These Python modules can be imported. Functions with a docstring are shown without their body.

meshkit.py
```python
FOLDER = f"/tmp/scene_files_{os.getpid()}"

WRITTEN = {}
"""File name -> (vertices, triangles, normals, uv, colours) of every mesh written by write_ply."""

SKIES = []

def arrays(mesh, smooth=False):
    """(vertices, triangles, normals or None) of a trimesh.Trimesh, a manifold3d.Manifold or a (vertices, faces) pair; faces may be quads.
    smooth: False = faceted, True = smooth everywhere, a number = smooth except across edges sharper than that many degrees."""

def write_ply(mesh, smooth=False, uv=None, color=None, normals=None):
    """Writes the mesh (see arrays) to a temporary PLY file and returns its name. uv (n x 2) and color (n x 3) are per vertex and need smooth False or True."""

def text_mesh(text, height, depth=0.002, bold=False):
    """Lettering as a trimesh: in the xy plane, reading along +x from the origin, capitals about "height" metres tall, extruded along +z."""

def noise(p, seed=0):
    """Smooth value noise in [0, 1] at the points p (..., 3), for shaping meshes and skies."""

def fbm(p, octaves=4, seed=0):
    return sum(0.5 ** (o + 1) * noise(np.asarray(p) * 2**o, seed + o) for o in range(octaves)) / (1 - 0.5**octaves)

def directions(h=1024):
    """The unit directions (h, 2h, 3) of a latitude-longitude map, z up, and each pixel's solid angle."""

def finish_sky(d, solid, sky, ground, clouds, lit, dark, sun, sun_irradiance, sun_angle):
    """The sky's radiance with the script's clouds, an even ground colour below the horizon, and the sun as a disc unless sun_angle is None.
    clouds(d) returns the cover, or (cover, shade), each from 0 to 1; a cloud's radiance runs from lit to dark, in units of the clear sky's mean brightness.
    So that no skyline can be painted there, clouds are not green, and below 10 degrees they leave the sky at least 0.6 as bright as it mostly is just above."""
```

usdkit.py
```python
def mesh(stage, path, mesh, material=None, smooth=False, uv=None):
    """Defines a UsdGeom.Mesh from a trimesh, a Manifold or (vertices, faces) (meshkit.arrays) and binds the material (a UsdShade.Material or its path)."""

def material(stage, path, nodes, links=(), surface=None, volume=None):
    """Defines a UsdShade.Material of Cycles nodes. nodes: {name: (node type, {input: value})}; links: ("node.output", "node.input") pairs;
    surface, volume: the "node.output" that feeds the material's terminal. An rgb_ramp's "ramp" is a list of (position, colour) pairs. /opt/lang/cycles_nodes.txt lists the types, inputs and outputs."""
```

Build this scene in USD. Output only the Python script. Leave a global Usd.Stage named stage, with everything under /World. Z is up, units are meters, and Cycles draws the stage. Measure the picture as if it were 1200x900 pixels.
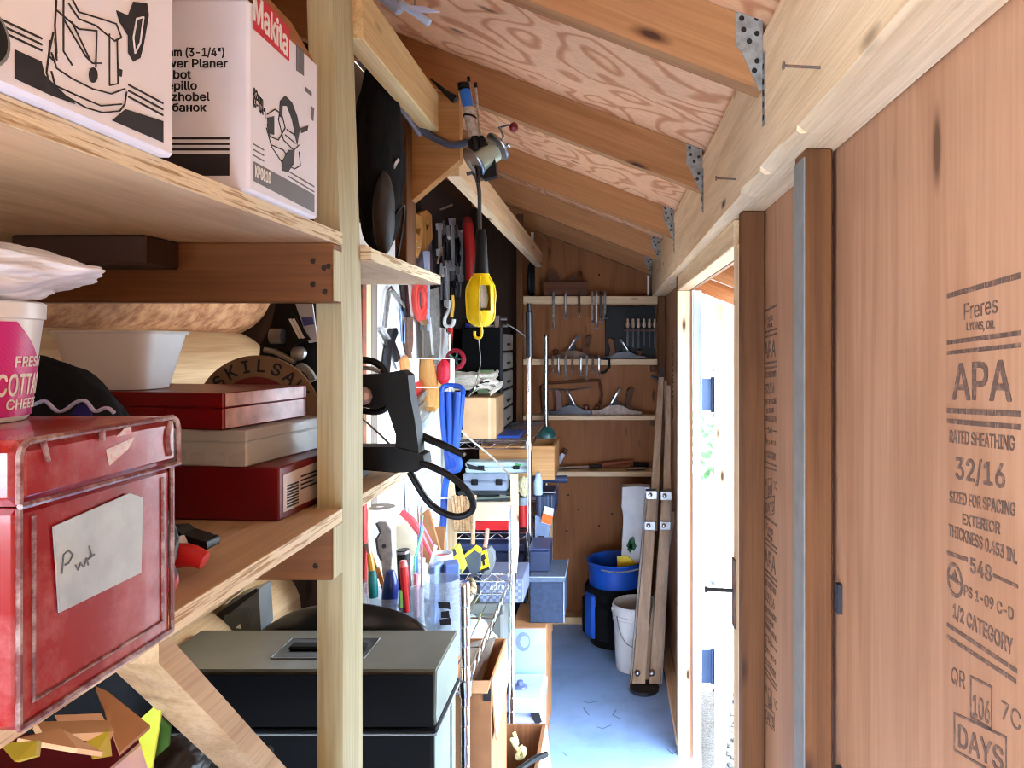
import math, random
import numpy as np, trimesh, usdkit, meshkit
from pxr import Usd, UsdGeom, UsdLux, UsdShade, Gf, Sdf
from shapely.geometry import Polygon, LineString, Point, box as sbox
from shapely.ops import unary_union

random.seed(7)
stage = Usd.Stage.CreateInMemory()
UsdGeom.SetStageUpAxis(stage, 'Z'); UsdGeom.SetStageMetersPerUnit(stage, 1.0)
UsdGeom.Xform.Define(stage, '/World'); UsdGeom.Scope.Define(stage, '/World/Looks')

# ------------------------------------------------------------------ camera, sky, sun, exposure
F, VX, VY, CH = 880.0, 716.0, 402.0, 1.65          # focal length in px, vanishing point, camera height
cam = UsdGeom.Camera.Define(stage, '/World/camera')
cam.AddTranslateOp().Set((0, 0, CH)); cam.AddRotateXOp().Set(90)
cam.CreateHorizontalApertureAttr(36.0); cam.CreateVerticalApertureAttr(27.0)
cam.CreateFocalLengthAttr(F * 36 / 1200)
cam.CreateHorizontalApertureOffsetAttr(-(VX - 600) / 1200 * 36)
cam.CreateVerticalApertureOffsetAttr((VY - 450) / 1200 * 36)
cam.CreateFStopAttr(0.0); cam.CreateClippingRangeAttr((0.02, 500))
EXPO = 2.13
cam.CreateExposureAttr(EXPO)
dome = UsdLux.DomeLight.Define(stage, '/World/sky'); dome.CreateIntensityAttr(1.5); dome.CreateColorAttr((0.74, 0.90, 1.08))
sun = UsdLux.DistantLight.Define(stage, '/World/sun'); sun.CreateIntensityAttr(18.0); sun.CreateColorAttr((1.0, 0.96, 0.90)); sun.CreateAngleAttr(0.6)
sun.AddRotateXYZOp().Set((0, 0, 0)); 
def aim_sun(el, az):      # direction towards the sun: azimuth from +x counter-clockwise
    e, a = math.radians(el), math.radians(az)
    d = Gf.Vec3d(math.cos(e) * math.cos(a), math.cos(e) * math.sin(a), math.sin(e))
    m = Gf.Matrix4d(); m.SetRotate(Gf.Rotation(Gf.Vec3d(0, 0, 1), d))
    sun.ClearXformOpOrder(); sun.AddTransformOp().Set(m)
aim_sun(50, -150)

# ------------------------------------------------------------------ materials
MATS = {}
def lin(c):
    return tuple((x / 12.92 if x <= .04045 else ((x + .055) / 1.055) ** 2.4) for x in (v / 255 for v in c))
def mat(name, nodes, links, surface):
    if name not in MATS: MATS[name] = usdkit.material(stage, '/World/Looks/' + name, nodes, links, surface=surface)
    return MATS[name]
def plain(name, c, rough=.5, metal=0., var=.12, scale=9., spec=.5, bump=0., trans=0., coat=0.):
    if name in MATS: return MATS[name]
    a = lin(c); d = tuple(x * (1 - var * 1.6) for x in a); e = tuple(min(1, x * (1 + var)) for x in a)
    nodes = {'g': ('geometry', {}), 'n': ('noise_texture', {'scale': scale, 'detail': 4.}), 'r': ('rgb_ramp', {'ramp': [(.3, d), (.7, e)]}),
             'p': ('principled_bsdf', {'roughness': rough, 'metallic': metal, 'specular_ior_level': spec, 'transmission_weight': trans, 'coat_weight': coat})}
    links = [('g.position', 'n.vector'), ('n.fac', 'r.fac'), ('r.color', 'p.base_color')]
    if bump:
        nodes['b'] = ('bump', {'strength': bump, 'distance': .004}); nodes['n2'] = ('noise_texture', {'scale': scale * 12, 'detail': 4.})
        links += [('g.position', 'n2.vector'), ('n2.fac', 'b.height'), ('b.normal', 'p.normal')]
    return mat(name, nodes, links, 'p.BSDF')
def wood(name, light, dark, axis='z', knot=(70, 38, 20), rough=.62, ang=0., knots=True, freq=1., contrast=1.):
    if name in MATS: return MATS[name]
    L, D, K = lin(light), lin(dark), lin(knot)
    i = 'xyz'.index(axis)
    s1 = [26. * freq] * 3; s1[i] = 1.3; s2 = [230.] * 3; s2[i] = 6.; s3 = [9.] * 3; s3[i] = 2.6
    rot = (0, ang, 0)
    nodes = {'g': ('geometry', {}),
             'm0': ('mapping', {'rotation': rot}),
             'm1': ('mapping', {'scale': s1}), 'n1': ('noise_texture', {'scale': 1., 'detail': 3., 'roughness': .55, 'distortion': .5}),
             'm2': ('mapping', {'scale': s2}), 'n2': ('noise_texture', {'scale': 1., 'detail': 2.}),
             'r': ('rgb_ramp', {'ramp': [(.5 - .22 / contrast, D), (.5 + .16 / contrast, L)]}),
             'r2': ('rgb_ramp', {'ramp': [(.3, (.80, .77, .74)), (.6, (1, 1, 1))]}),
             'x': ('mix', {'mix_type': 'multiply', 'fac': .8}),
             'p': ('principled_bsdf', {'roughness': rough, 'specular_ior_level': .3}), 'b': ('bump', {'strength': .25, 'distance': .002})}
    links = [('g.position', 'm0.vector'), ('m0.vector', 'm1.vector'), ('m0.vector', 'm2.vector'), ('m1.vector', 'n1.vector'), ('m2.vector', 'n2.vector'),
             ('n1.fac', 'r.fac'), ('n2.fac', 'r2.fac'), ('r.color', 'x.color1'), ('r2.color', 'x.color2'), ('n2.fac', 'b.height'), ('b.normal', 'p.normal')]
    if knots:
        nodes |= {'m3': ('mapping', {'scale': s3}), 'v': ('voronoi_texture', {'scale': 1., 'randomness': 1.}),
                  'kr': ('rgb_ramp', {'ramp': [(.035, (1, 1, 1)), (.06, (.6, .6, .6)), (.11, (0, 0, 0))]}), 'kx': ('mix', {'mix_type': 'mix', 'color2': K})}
        links += [('m0.vector', 'm3.vector'), ('m3.vector', 'v.vector'), ('v.distance', 'kr.fac'), ('kr.color', 'kx.fac'), ('x.color', 'kx.color1'), ('kx.color', 'p.base_color')]
    else:
        links += [('x.color', 'p.base_color')]
    return mat(name, nodes, links, 'p.BSDF')
def contour_ply(name, light, dark, axis='x', rough=.6, amount=.55, sc=(2.2, 6.5), bands=34.):
    if name in MATS: return MATS[name]
    L, D = lin(light), lin(dark); i = 'xyz'.index(axis)
    s = [sc[1]] * 3; s[i] = sc[0]; s2 = [120.] * 3; s2[i] = 5.
    s3 = [9.] * 3; s3[i] = 2.4
    nodes = {'g': ('geometry', {}), 'm': ('mapping', {'scale': s}), 'n': ('noise_texture', {'scale': 1., 'detail': 1.5, 'roughness': .45, 'distortion': .25}),
             'k': ('math', {'math_type': 'multiply', 'value2': bands}), 's': ('math', {'math_type': 'sine'}), 'mr': ('map_range', {'from_min': -1., 'from_max': 1., 'to_min': 0., 'to_max': 1.}),
             'r': ('rgb_ramp', {'ramp': [(.0, L), (.62, L), (1., D)]}),
             'm2': ('mapping', {'scale': s2}), 'n2': ('noise_texture', {'scale': 1., 'detail': 3.}), 'r2': ('rgb_ramp', {'ramp': [(.3, (.86, .82, .8)), (.62, (1, 1, 1))]}),
             'big': ('noise_texture', {'scale': 2.2, 'detail': 2.}), 'rb': ('rgb_ramp', {'ramp': [(.35, (.82, .8, .78)), (.65, (1.0, 1.0, 1.0))]}),
             'x': ('mix', {'mix_type': 'mix', 'color1': tuple((a + b) / 2 * 1.04 for a, b in zip(L, L)), 'fac': amount}), 'y': ('mix', {'mix_type': 'multiply', 'fac': .9}), 'z': ('mix', {'mix_type': 'multiply', 'fac': .8}),
             'm3': ('mapping', {'scale': s3}), 'v': ('voronoi_texture', {'scale': 1.}), 'kr': ('rgb_ramp', {'ramp': [(.05, (.85, .85, .85)), (.09, (.3, .3, .3)), (.12, (0, 0, 0))]}), 'kx': ('mix', {'color2': tuple(v * .25 for v in D)}),
             'p': ('principled_bsdf', {'roughness': rough, 'specular_ior_level': .25}), 'b': ('bump', {'strength': .2, 'distance': .002})}
    links = [('g.position', 'm.vector'), ('m.vector', 'n.vector'), ('n.fac', 'k.value1'), ('k.value', 's.value1'), ('s.value', 'mr.value'), ('mr.result', 'r.fac'), ('r.color', 'x.color2'),
             ('g.position', 'm2.vector'), ('m2.vector', 'n2.vector'), ('n2.fac', 'r2.fac'), ('x.color', 'y.color1'), ('r2.color', 'y.color2'),
             ('g.position', 'big.vector'), ('big.fac', 'rb.fac'), ('y.color', 'z.color1'), ('rb.color', 'z.color2'),
             ('g.position', 'm3.vector'), ('m3.vector', 'v.vector'), ('v.distance', 'kr.fac'), ('kr.color', 'kx.fac'), ('z.color', 'kx.color1'), ('kx.color', 'p.base_color'), ('n2.fac', 'b.height'), ('b.normal', 'p.normal')]
    return mat(name, nodes, links, 'p.BSDF')
def ply_edge(name, light, dark):
    if name in MATS: return MATS[name]
    L, D = lin(light), lin(dark)
    nodes = {'g': ('geometry', {}), 'm': ('mapping', {'scale': (14., 14., 330.)}), 'n': ('noise_texture', {'scale': 1., 'detail': 2., 'roughness': .5}), 'r': ('rgb_ramp', {'ramp': [(.36, D), (.5, L), (.75, L)]}),
             'm2': ('mapping', {'scale': (60., 60., 400.)}), 'n2': ('noise_texture', {'scale': 1.}), 'p': ('principled_bsdf', {'roughness': .7, 'specular_ior_level': .2}), 'b': ('bump', {'strength': .5, 'distance': .003})}
    return mat(name, nodes, [('g.position', 'm.vector'), ('m.vector', 'n.vector'), ('n.fac', 'r.fac'), ('r.color', 'p.base_color'), ('g.position', 'm2.vector'), ('m2.vector', 'n2.vector'), ('n2.fac', 'b.height'), ('b.normal', 'p.normal')], 'p.BSDF')
def worn(name, base, wear, rough=.38, lo=.5, hi=.72, scale=14., coat=0.):
    if name in MATS: return MATS[name]
    nodes = {'g': ('geometry', {}), 'n': ('noise_texture', {'scale': scale, 'detail': 8., 'roughness': .68}), 'r': ('rgb_ramp', {'ramp': [(lo, lin(base)), (hi, lin(wear))]}),
             'n2': ('noise_texture', {'scale': scale * .35, 'detail': 3.}), 'rr': ('map_range', {'from_min': .3, 'from_max': .7, 'to_min': rough * .7, 'to_max': min(1., rough * 1.5)}),
             'p': ('principled_bsdf', {'roughness': rough, 'coat_weight': coat})}
    return mat(name, nodes, [('g.position', 'n.vector'), ('n.fac', 'r.fac'), ('r.color', 'p.base_color'), ('g.position', 'n2.vector'), ('n2.fac', 'rr.value'), ('rr.result', 'p.roughness')], 'p.BSDF')
def clear(name, tint=(1, 1, 1), fac=.78, rough=.12):
    if name in MATS: return MATS[name]
    nodes = {'t': ('transparent_bsdf', {'color': tint}), 'p': ('principled_bsdf', {'base_color': tint, 'roughness': rough}), 'x': ('mix_closure', {'fac': 1 - fac})}
    return mat(name, nodes, [('t.BSDF', 'x.closure1'), ('p.BSDF', 'x.closure2')], 'x.closure')

PINE = ((240, 210, 170), (218, 182, 138))
pine_y = wood('pine_y', *PINE, 'y'); pine_x = wood('pine_x', *PINE, 'x'); pine_z = wood('pine_z', *PINE, 'z')
post_wood = wood('post_wood', (202, 196, 156), (178, 168, 126), 'z')
rafter_wood = wood('rafter_wood', (182, 130, 84), (156, 104, 62), 'x', ang=-.366)
stud_wood = wood('stud_wood', (118, 74, 38), (88, 52, 24), 'z')
old_x = wood('old_board_x', (140, 94, 54), (106, 66, 34), 'x')
weathered = wood('weathered_wood', (150, 138, 126), (112, 102, 92), 'z', knots=False)
sheath = contour_ply('sheathing_ply', (180, 132, 100), (156, 106, 74), 'z', amount=.45, sc=(.9, 9.), bands=26.)
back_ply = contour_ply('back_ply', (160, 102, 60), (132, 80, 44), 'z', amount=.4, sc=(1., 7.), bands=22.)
roof_ply = contour_ply('roof_ply', (246, 192, 148), (206, 132, 86), 'x', amount=.85, sc=(4.5, 5.5), bands=44.)
shelf_ply = contour_ply('shelf_ply', (214, 182, 144), (184, 146, 106), 'y', amount=.35)
edge_ply = ply_edge('ply_edge', (232, 214, 176), (176, 142, 100))
log_smooth = wood('log_smooth', (214, 182, 138), (170, 128, 86), 'y', freq=.5)
log_bark = worn('log_bark', (150, 92, 54), (204, 150, 104), .8, .38, .62, 30.)
chrome = plain('chrome', (225, 226, 230), .16, 1., .03)
steel = plain('steel', (168, 168, 170), .32, 1., .15)
dark_steel = plain('dark_steel', (66, 66, 70), .4, .9, .2)
galv = worn('galvanised', (150, 148, 142), (118, 112, 104), .5, .4, .62, 60.)
rust = worn('rusty_steel', (92, 78, 70), (130, 84, 60), .6, .42, .62, 50.)
black = plain('black_plastic', (12, 12, 13), .5, 0., .1, 9., .3)
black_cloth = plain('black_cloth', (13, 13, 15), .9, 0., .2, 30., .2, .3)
grey_leather = plain('grey_leather', (52, 52, 54), .6, 0., .25, 12.)
white_pl = plain('white_plastic', (232, 232, 228), .35, 0., .03)
white_paper = plain('white_paper', (236, 234, 228), .7, 0., .04, 20.)
carton_white = plain('carton_white', (240, 240, 246), .6, 0., .03, 6.)
ink = plain('black_ink', (28, 26, 30), .6, 0., .1)
stamp_ink = worn('stamp_ink', (92, 66, 52), (172, 126, 100), .8, .5, .8, 130.)
red_ink = plain('red_ink', (206, 44, 60), .5, 0., .04)
cardboard = plain('cardboard', (196, 152, 112), .8, 0., .08, 14., .2)
cardboard_d = plain('brown_cardboard', (168, 118, 80), .8, 0., .1, 14., .2)
grey_pl = plain('grey_plastic', (118, 120, 116), .5, 0., .08)
red_pl = plain('red_plastic', (196, 30, 34), .4, 0., .06)
dark_red = plain('dark_red_card', (112, 16, 26), .38, 0., .1)
yellow_pl = plain('yellow_plastic', (250, 214, 10), .4, 0., .04)
blue_pl = plain('blue_plastic', (18, 74, 176), .42, 0., .1)
navy = plain('navy_plastic', (32, 44, 76), .5, 0., .1)
rope_tan = plain('tan_rope', (196, 160, 120), .85, 0., .22, 160.)
rope_white = plain('white_rope', (226, 218, 204), .85, 0., .14, 160.)
tool_wood = wood('tool_handle_wood', (222, 168, 98), (184, 124, 62), 'z', knots=False)
dark_wood = wood('dark_tool_wood', (112, 66, 40), (70, 40, 24), 'x', knots=False)

# ------------------------------------------------------------------ helpers
def q(px, py, Y): return np.array([(px - VX) * Y / F, Y, CH - (py - VY) * Y / F])     # a point at distance Y seen at a pixel
def zy(py, Y): return CH - (py - VY) * Y / F
def xy(px, Y): return (px - VX) * Y / F
def cat(*m):
    ms = []
    for x in m: ms += list(x) if isinstance(x, (list, tuple)) else [x]
    return trimesh.util.concatenate(ms)
def bx(x0, x1, y0, y1, z0, z1):
    m = trimesh.creation.box([abs(x1 - x0), abs(y1 - y0), abs(z1 - z0)]); m.apply_translation([(x0 + x1) / 2, (y0 + y1) / 2, (z0 + z1) / 2]); return m
def rb(x0, x1, y0, y1, z0, z1, r=.003):
    """box with chamfered edges"""
    c, h = np.array([(x0 + x1) / 2, (y0 + y1) / 2, (z0 + z1) / 2]), np.abs([x1 - x0, y1 - y0, z1 - z0]) / 2
    r = min(r, h.min() * .9); P = []
    for s in np.ndindex(2, 2, 2):
        s = np.array(s) * 2 - 1
        for k in range(3):
            o = h - r; o[k] = h[k]; P.append(c + s * o)
    return trimesh.convex.convex_hull(np.array(P))
def rot(m, deg, axis, about=None):
    about = m.bounds.mean(0) if about is None else np.asarray(about, float)
    m.apply_transform(trimesh.transformations.rotation_matrix(math.radians(deg), axis, about)); return m
def tube(pts, r, n=8, closed=False):
    p = np.asarray(pts, float); k = len(p); r = np.broadcast_to(np.asarray(r, float), (k,))
    t = (np.roll(p, -1, 0) - np.roll(p, 1, 0)) if closed else np.gradient(p, axis=0)
    t /= np.maximum(np.linalg.norm(t, axis=1, keepdims=True), 1e-12)
    u = np.cross(t[0], [0, 0, 1.]);
    if np.linalg.norm(u) < .05: u = np.cross(t[0], [1., 0, 0])
    a = np.arange(n) / n * 2 * math.pi; V = []
    for i in range(k):
        u = u - t[i] * (u @ t[i]); u /= max(np.linalg.norm(u), 1e-9); w = np.cross(t[i], u)
        V.append(p[i] + r[i] * (np.cos(a)[:, None] * u + np.sin(a)[:, None] * w))
    V = np.vstack(V); Fc = []
    for i in range(k if closed else k - 1):
        j = (i + 1) % k
        for s in range(n):
            b, c = i * n + s, i * n + (s + 1) % n; d, e = j * n + s, j * n + (s + 1) % n
            Fc += [[b, c, e], [b, e, d]]
    if not closed:
        V = np.vstack([V, p[0], p[-1]])
        for s in range(n): Fc += [[k * n, (s + 1) % n, s], [k * n + 1, (k - 1) * n + s, (k - 1) * n + (s + 1) % n]]
    return trimesh.Trimesh(V, Fc, process=False)
def smooth_path(pts, n=24, closed=False):
    from scipy.interpolate import CubicSpline
    p = np.asarray(pts, float)
    if closed: p = np.vstack([p, p[:1]])
    s = np.r_[0, np.cumsum(np.linalg.norm(np.diff(p, axis=0), axis=1) + 1e-9)]
    c = CubicSpline(s, p, bc_type='periodic' if closed else 'natural')(np.linspace(0, s[-1], n + closed))
    return c[:-1] if closed else c
def tb(pts, r, n=8, k=0, closed=False):          # tube through (px, py, Y) points
    p = np.array([q(*a) for a in pts]); return tube(smooth_path(p, k, closed) if k else p, r if np.ndim(r) == 0 or not k else np.interp(np.linspace(0, 1, k), np.linspace(0, 1, len(r)), r), n, closed)
def lathe(profile, n=24, at=(0, 0, 0), axis=None):
    m = trimesh.creation.revolve(np.asarray(profile, float), sections=n)
    if axis is not None: m.apply_transform(trimesh.geometry.align_vectors([0, 0, 1], axis))
    m.apply_translation(at); return m
def cyl(a, b, r, n=14): return tube([a, b], r, n)
def ring(c, R, r, axis=(0, 0, 1), n=24, k=8, sy=1.):
    a = np.arange(n) / n * 2 * math.pi; p = np.stack([R * np.cos(a), R * sy * np.sin(a), 0 * a], 1)
    M = trimesh.geometry.align_vectors([0, 0, 1], axis)[:3, :3]; return tube(p @ M.T + np.asarray(c), r, k, True)
def extr(poly, t, f):
    """polygon extruded by t; f maps (u, v, w) columns to world"""
    geoms = getattr(poly, 'geoms', [poly]); out = []
    for g in geoms:
        if g.area < 1e-12: continue
        m = trimesh.creation.extrude_polygon(g, t, engine='earcut'); v = m.vertices
        m = trimesh.Trimesh(f(v[:, 0], v[:, 1], v[:, 2]), m.faces, process=False)
        if m.volume < 0: m.invert()
        out.append(m)
    return trimesh.util.concatenate(out)
def pg(p): 
    g = p if hasattr(p, 'geom_type') else Polygon(p); return g if g.is_valid else g.buffer(0)
def px_poly(pts, Y): return pg([(xy(a, Y), zy(b, Y)) for a, b in pts])
def fr(pts, Y, t, r=0.):                        # outline in pixels, standing at distance Y, t thick away from the camera
    g = px_poly(pts, Y) if not hasattr(pts, 'geom_type') else pts
    if r: g = g.buffer(-r).buffer(r, 4)
    return extr(g, t, lambda u, v, w: np.stack([u, Y + w, v], 1))
def on_x(pts, X): return [(F * X / (a - VX), CH - (b - VY) * X / (a - VX)) for a, b in pts]
def sd(pts, X, t, r=0.):                        # outline in pixels, on the plane x = X, t thick towards -x
    g = pg(on_x(pts, X)) if not hasattr(pts, 'geom_type') else pts
    if r: g = g.buffer(-r).buffer(r, 4)
    return extr(g, t, lambda u, v, w: np.stack([X - w, u, v], 1))
def flat(poly, z, t): return extr(pg(poly), t, lambda u, v, w: np.stack([u, v, z + w], 1))
def decal(geom, o, ud, vd, t=.0006):
    o, ud, vd = (np.asarray(a, float) for a in (o, ud, vd)); nn = np.cross(ud, vd); nn /= np.linalg.norm(nn)
    return extr(geom, t, lambda u, v, w: o + u[:, None] * ud + v[:, None] * vd + w[:, None] * nn)
def lines(polys, w): return unary_union([LineString(p).buffer(w / 2, 3) for p in polys])
TEXTS = {}
def text(s, A, B, h, up, t=.0006, bold=False):
    """lettering from point A to point B (baseline), capitals h tall along 'up'"""
    if (s, bold) not in TEXTS: TEXTS[s, bold] = meshkit.text_mesh(s, 1.0, 1.0, bold)
    m = TEXTS[s, bold]; v = m.vertices; A, B, up = (np.asarray(a, float) for a in (A, B, up))
    w = v[:, 0].max() - v[:, 0].min(); u = (v[:, 0] - v[:, 0].min()) / w; ud = B - A; nn = np.cross(ud, up); nn /= np.linalg.norm(nn)
    return trimesh.Trimesh(A + u[:, None] * ud + v[:, 1:2] * h * (up / np.linalg.norm(up)) + v[:, 2:3] * t * nn, m.faces, process=False)
def blob(c, r, amp=.2, freq=3., seed=0, sub=4, flat_to=None):
    m = trimesh.creation.icosphere(sub); v = m.vertices
    d = 1 + amp * (meshkit.fbm(v * freq + 7 + seed, 4, seed)[:, None] - .5) * 2
    v = v * d * np.asarray(r) + np.asarray(c)
    if flat_to is not None: v[:, 2] = np.maximum(v[:, 2], flat_to)
    return trimesh.Trimesh(v, m.faces, process=False)
def helix_rope(path, r, n=6): return tube(path, r, n)

USED = {}
def numbered(parent, name):
    k = USED.get((parent, name), 0); USED[(parent, name)] = k + 1
    return name if k == 0 else f'{name}_{k:03d}'
def setc(prim, **kw):
    for k, v in kw.items():
        if v: prim.SetCustomDataByKey(k, v)
class T:
    """a thing: an Xform at its base with its parts below; parts are given in world coordinates"""
    def __init__(s, name, label=None, cat=None, group=None, kind=None, base=None):
        s.path = '/World/' + numbered('/World', name); s.parts = []; s.d = dict(label=label, category=cat, group=group, kind=kind); s.base = base
    def add(s, name, mesh, m, smooth=30, parent=None, label=None, kind=None):
        par = parent or ''; nm = (par + '/' if par else '') + numbered(s.path + '/' + par, name)
        s.parts.append((nm, mesh, m, smooth, label, kind)); return nm
    def end(s):
        lo = np.min([p[1].bounds[0] for p in s.parts], 0); hi = np.max([p[1].bounds[1] for p in s.parts], 0)
        b = np.array([(lo[0] + hi[0]) / 2, (lo[1] + hi[1]) / 2, lo[2]]) if s.base is None else np.asarray(s.base, float)
        x = UsdGeom.Xform.Define(stage, s.path); x.AddTranslateOp().Set(Gf.Vec3d(*map(float, b))); setc(x.GetPrim(), **s.d)
        for nm, mesh, m, sm, label, kind in sorted(s.parts, key=lambda p: p[0].count('/')):
            mesh = mesh.copy(); mesh.apply_translation(-b); sm = sm if len(mesh.faces) > 46 else False
            o = usdkit.mesh(stage, s.path + '/' + nm, mesh, m, smooth=sm); setc(o.GetPrim(), label=label, kind=kind)
        return s
def copy_thing(src, delta, label, rz=0.):
    """a copy of a finished thing under the next number, moved by delta"""
    name = src.path.split('/')[-1]; name = name[:-4] if name[-4:-3] == '_' and name[-3:].isdigit() else name
    path = '/World/' + numbered('/World', name)
    x = UsdGeom.Xform.Define(stage, path); x.GetPrim().GetReferences().AddInternalReference(src.path)
    p0 = np.array(UsdGeom.Xformable(stage.GetPrimAtPath(src.path)).GetOrderedXformOps()[0].Get())
    x.ClearXformOpOrder(); op = x.AddTranslateOp(opSuffix='placed'); op.Set(Gf.Vec3d(*map(float, p0 + np.asarray(delta, float))))
    if rz: x.AddRotateZOp(opSuffix='turned').Set(rz)
    x.GetPrim().SetInstanceable(True); setc(x.GetPrim(), **{**src.d, 'label': label})
def single(name, mesh, m, label, cat, group=None, kind=None, smooth=30):
    p = '/World/' + numbered('/World', name); mesh = mesh.copy(); lo, hi = mesh.bounds; b = np.array([(lo[0] + hi[0]) / 2, (lo[1] + hi[1]) / 2, lo[2]])
    mesh.apply_translation(-b); o = usdkit.mesh(stage, p, mesh, m, smooth=smooth if len(mesh.faces) > 46 else False); o.AddTranslateOp().Set(Gf.Vec3d(*map(float, b))); setc(o.GetPrim(), label=label, category=cat, group=group, kind=kind)
ORD = 'first second third fourth fifth sixth seventh eighth ninth tenth'.split()


# ------------------------------------------------------------------ structure
PLY, STX, HIN, HB, BACK = .316, .267, .239, 1.92, 4.49
def roof_z(X): return 2.155 + (.239 - X) * .383         # underside of the roof sheets
RAFT = [-.42, .38, 1.18, 1.96, 2.84, 3.63, 4.38]
floor_mat = worn('floor_paint', (146, 180, 230), (124, 156, 204), .42, .45, .75, 5.)
fl = T('floor', 'blue grey painted plywood floor with scuff marks', kind='structure')
fl.add('floor_sheet', bx(-1.3, PLY, -1.3, 2.1, -.03, 0), floor_mat); fl.add('floor_sheet', bx(-1.3, PLY, 2.102, BACK, -.03, 0), floor_mat)
scuff = plain('scuff', (104, 124, 156), .7)
for pts in ([(700, 822), (690, 824), (683, 822)], [(684, 830), (690, 838)], [(722, 832), (718, 838), (726, 842)], [(716, 850), (706, 854), (700, 852)], [(660, 882), (664, 886)], [(782, 878), (788, 884), (794, 880)]):
    g = lines([[(xy(a, CH * F / (b - VY)), CH * F / (b - VY)) for a, b in pts]], .0045)
    fl.add('scuff_mark', flat(g, .0004, .0006), scuff, False)
fl.end()

# right wall: sheathing, studs, doubled header
wr = T('wall_right', 'pinkish plywood sheathing on pine studs under a doubled header', kind='structure', base=(PLY, 0, 0))
wr.add('sheathing_panel', bx(PLY, PLY + .012, -1.3, 1.069, -.1, 2.2), sheath)
wr.add('sheathing_panel', bx(PLY, PLY + .012, 1.071, 1.62, -.1, 2.2), sheath)
wr.add('sheathing_panel', bx(PLY, PLY + .012, 3.02, BACK, -.1, 2.2), sheath)
wr.add('sheathing_panel', bx(PLY, PLY + .012, 1.62, 3.02, 1.86, 2.2), sheath)
wr.add('stud', rb(STX + .002, PLY - .009, 1.04, 1.098, .038, HB, .002), stud_wood)
wr.add('stud', rb(STX, PLY - .002, 1.53, 1.568, .038, HB, .002), stud_wood)
wr.add('stud', rb(STX, PLY - .002, 1.569, 1.635, .0, 1.86, .002), pine_z, label='lighter pine trimmer stud beside the door opening')
wr.add('stud', rb(STX, PLY - .001, 3.0, 3.038, .0, 1.86, .002), pine_z, label='bright pine jamb stud at the far side of the door')
wr.add('stud', rb(STX, PLY - .002, 3.039, 3.078, .038, HB, .002), stud_wood)
wr.add('stud', rb(STX + .004, PLY - .002, 4.32, 4.36, .038, HB, .002), stud_wood)
wr.add('stud_facing', bx(STX, STX + .002, 1.041, 1.098, .038, HB - .012), plain('stud_edge_grey', (128, 124, 118), .7, 0, .1, 30.), label='grey strip along the room edge of the stud')  # thin grey strip over the room-side edge of the stud
wr.add('tar_paper_strip', cat(bx(.3095, .3155, 1.024, 1.036, 1.28, 1.32), bx(.3095, .3155, 1.02, 1.034, .95, 1.07), bx(.3095, .3155, 1.02, 1.034, .05, .9)), plain('tar_paper', (44, 46, 54), .9))
wr.add('lintel', rb(STX, PLY - .001, 1.636, 2.999, 1.861, HB - .001, .002), pine_y)
wr.add('bottom_plate', rb(STX, PLY - .001, -1.3, 1.528, 0, .037, .002), pine_y); wr.add('bottom_plate', rb(STX, PLY - .001, 3.08, BACK - .001, 0, .037, .002), pine_y)
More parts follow.
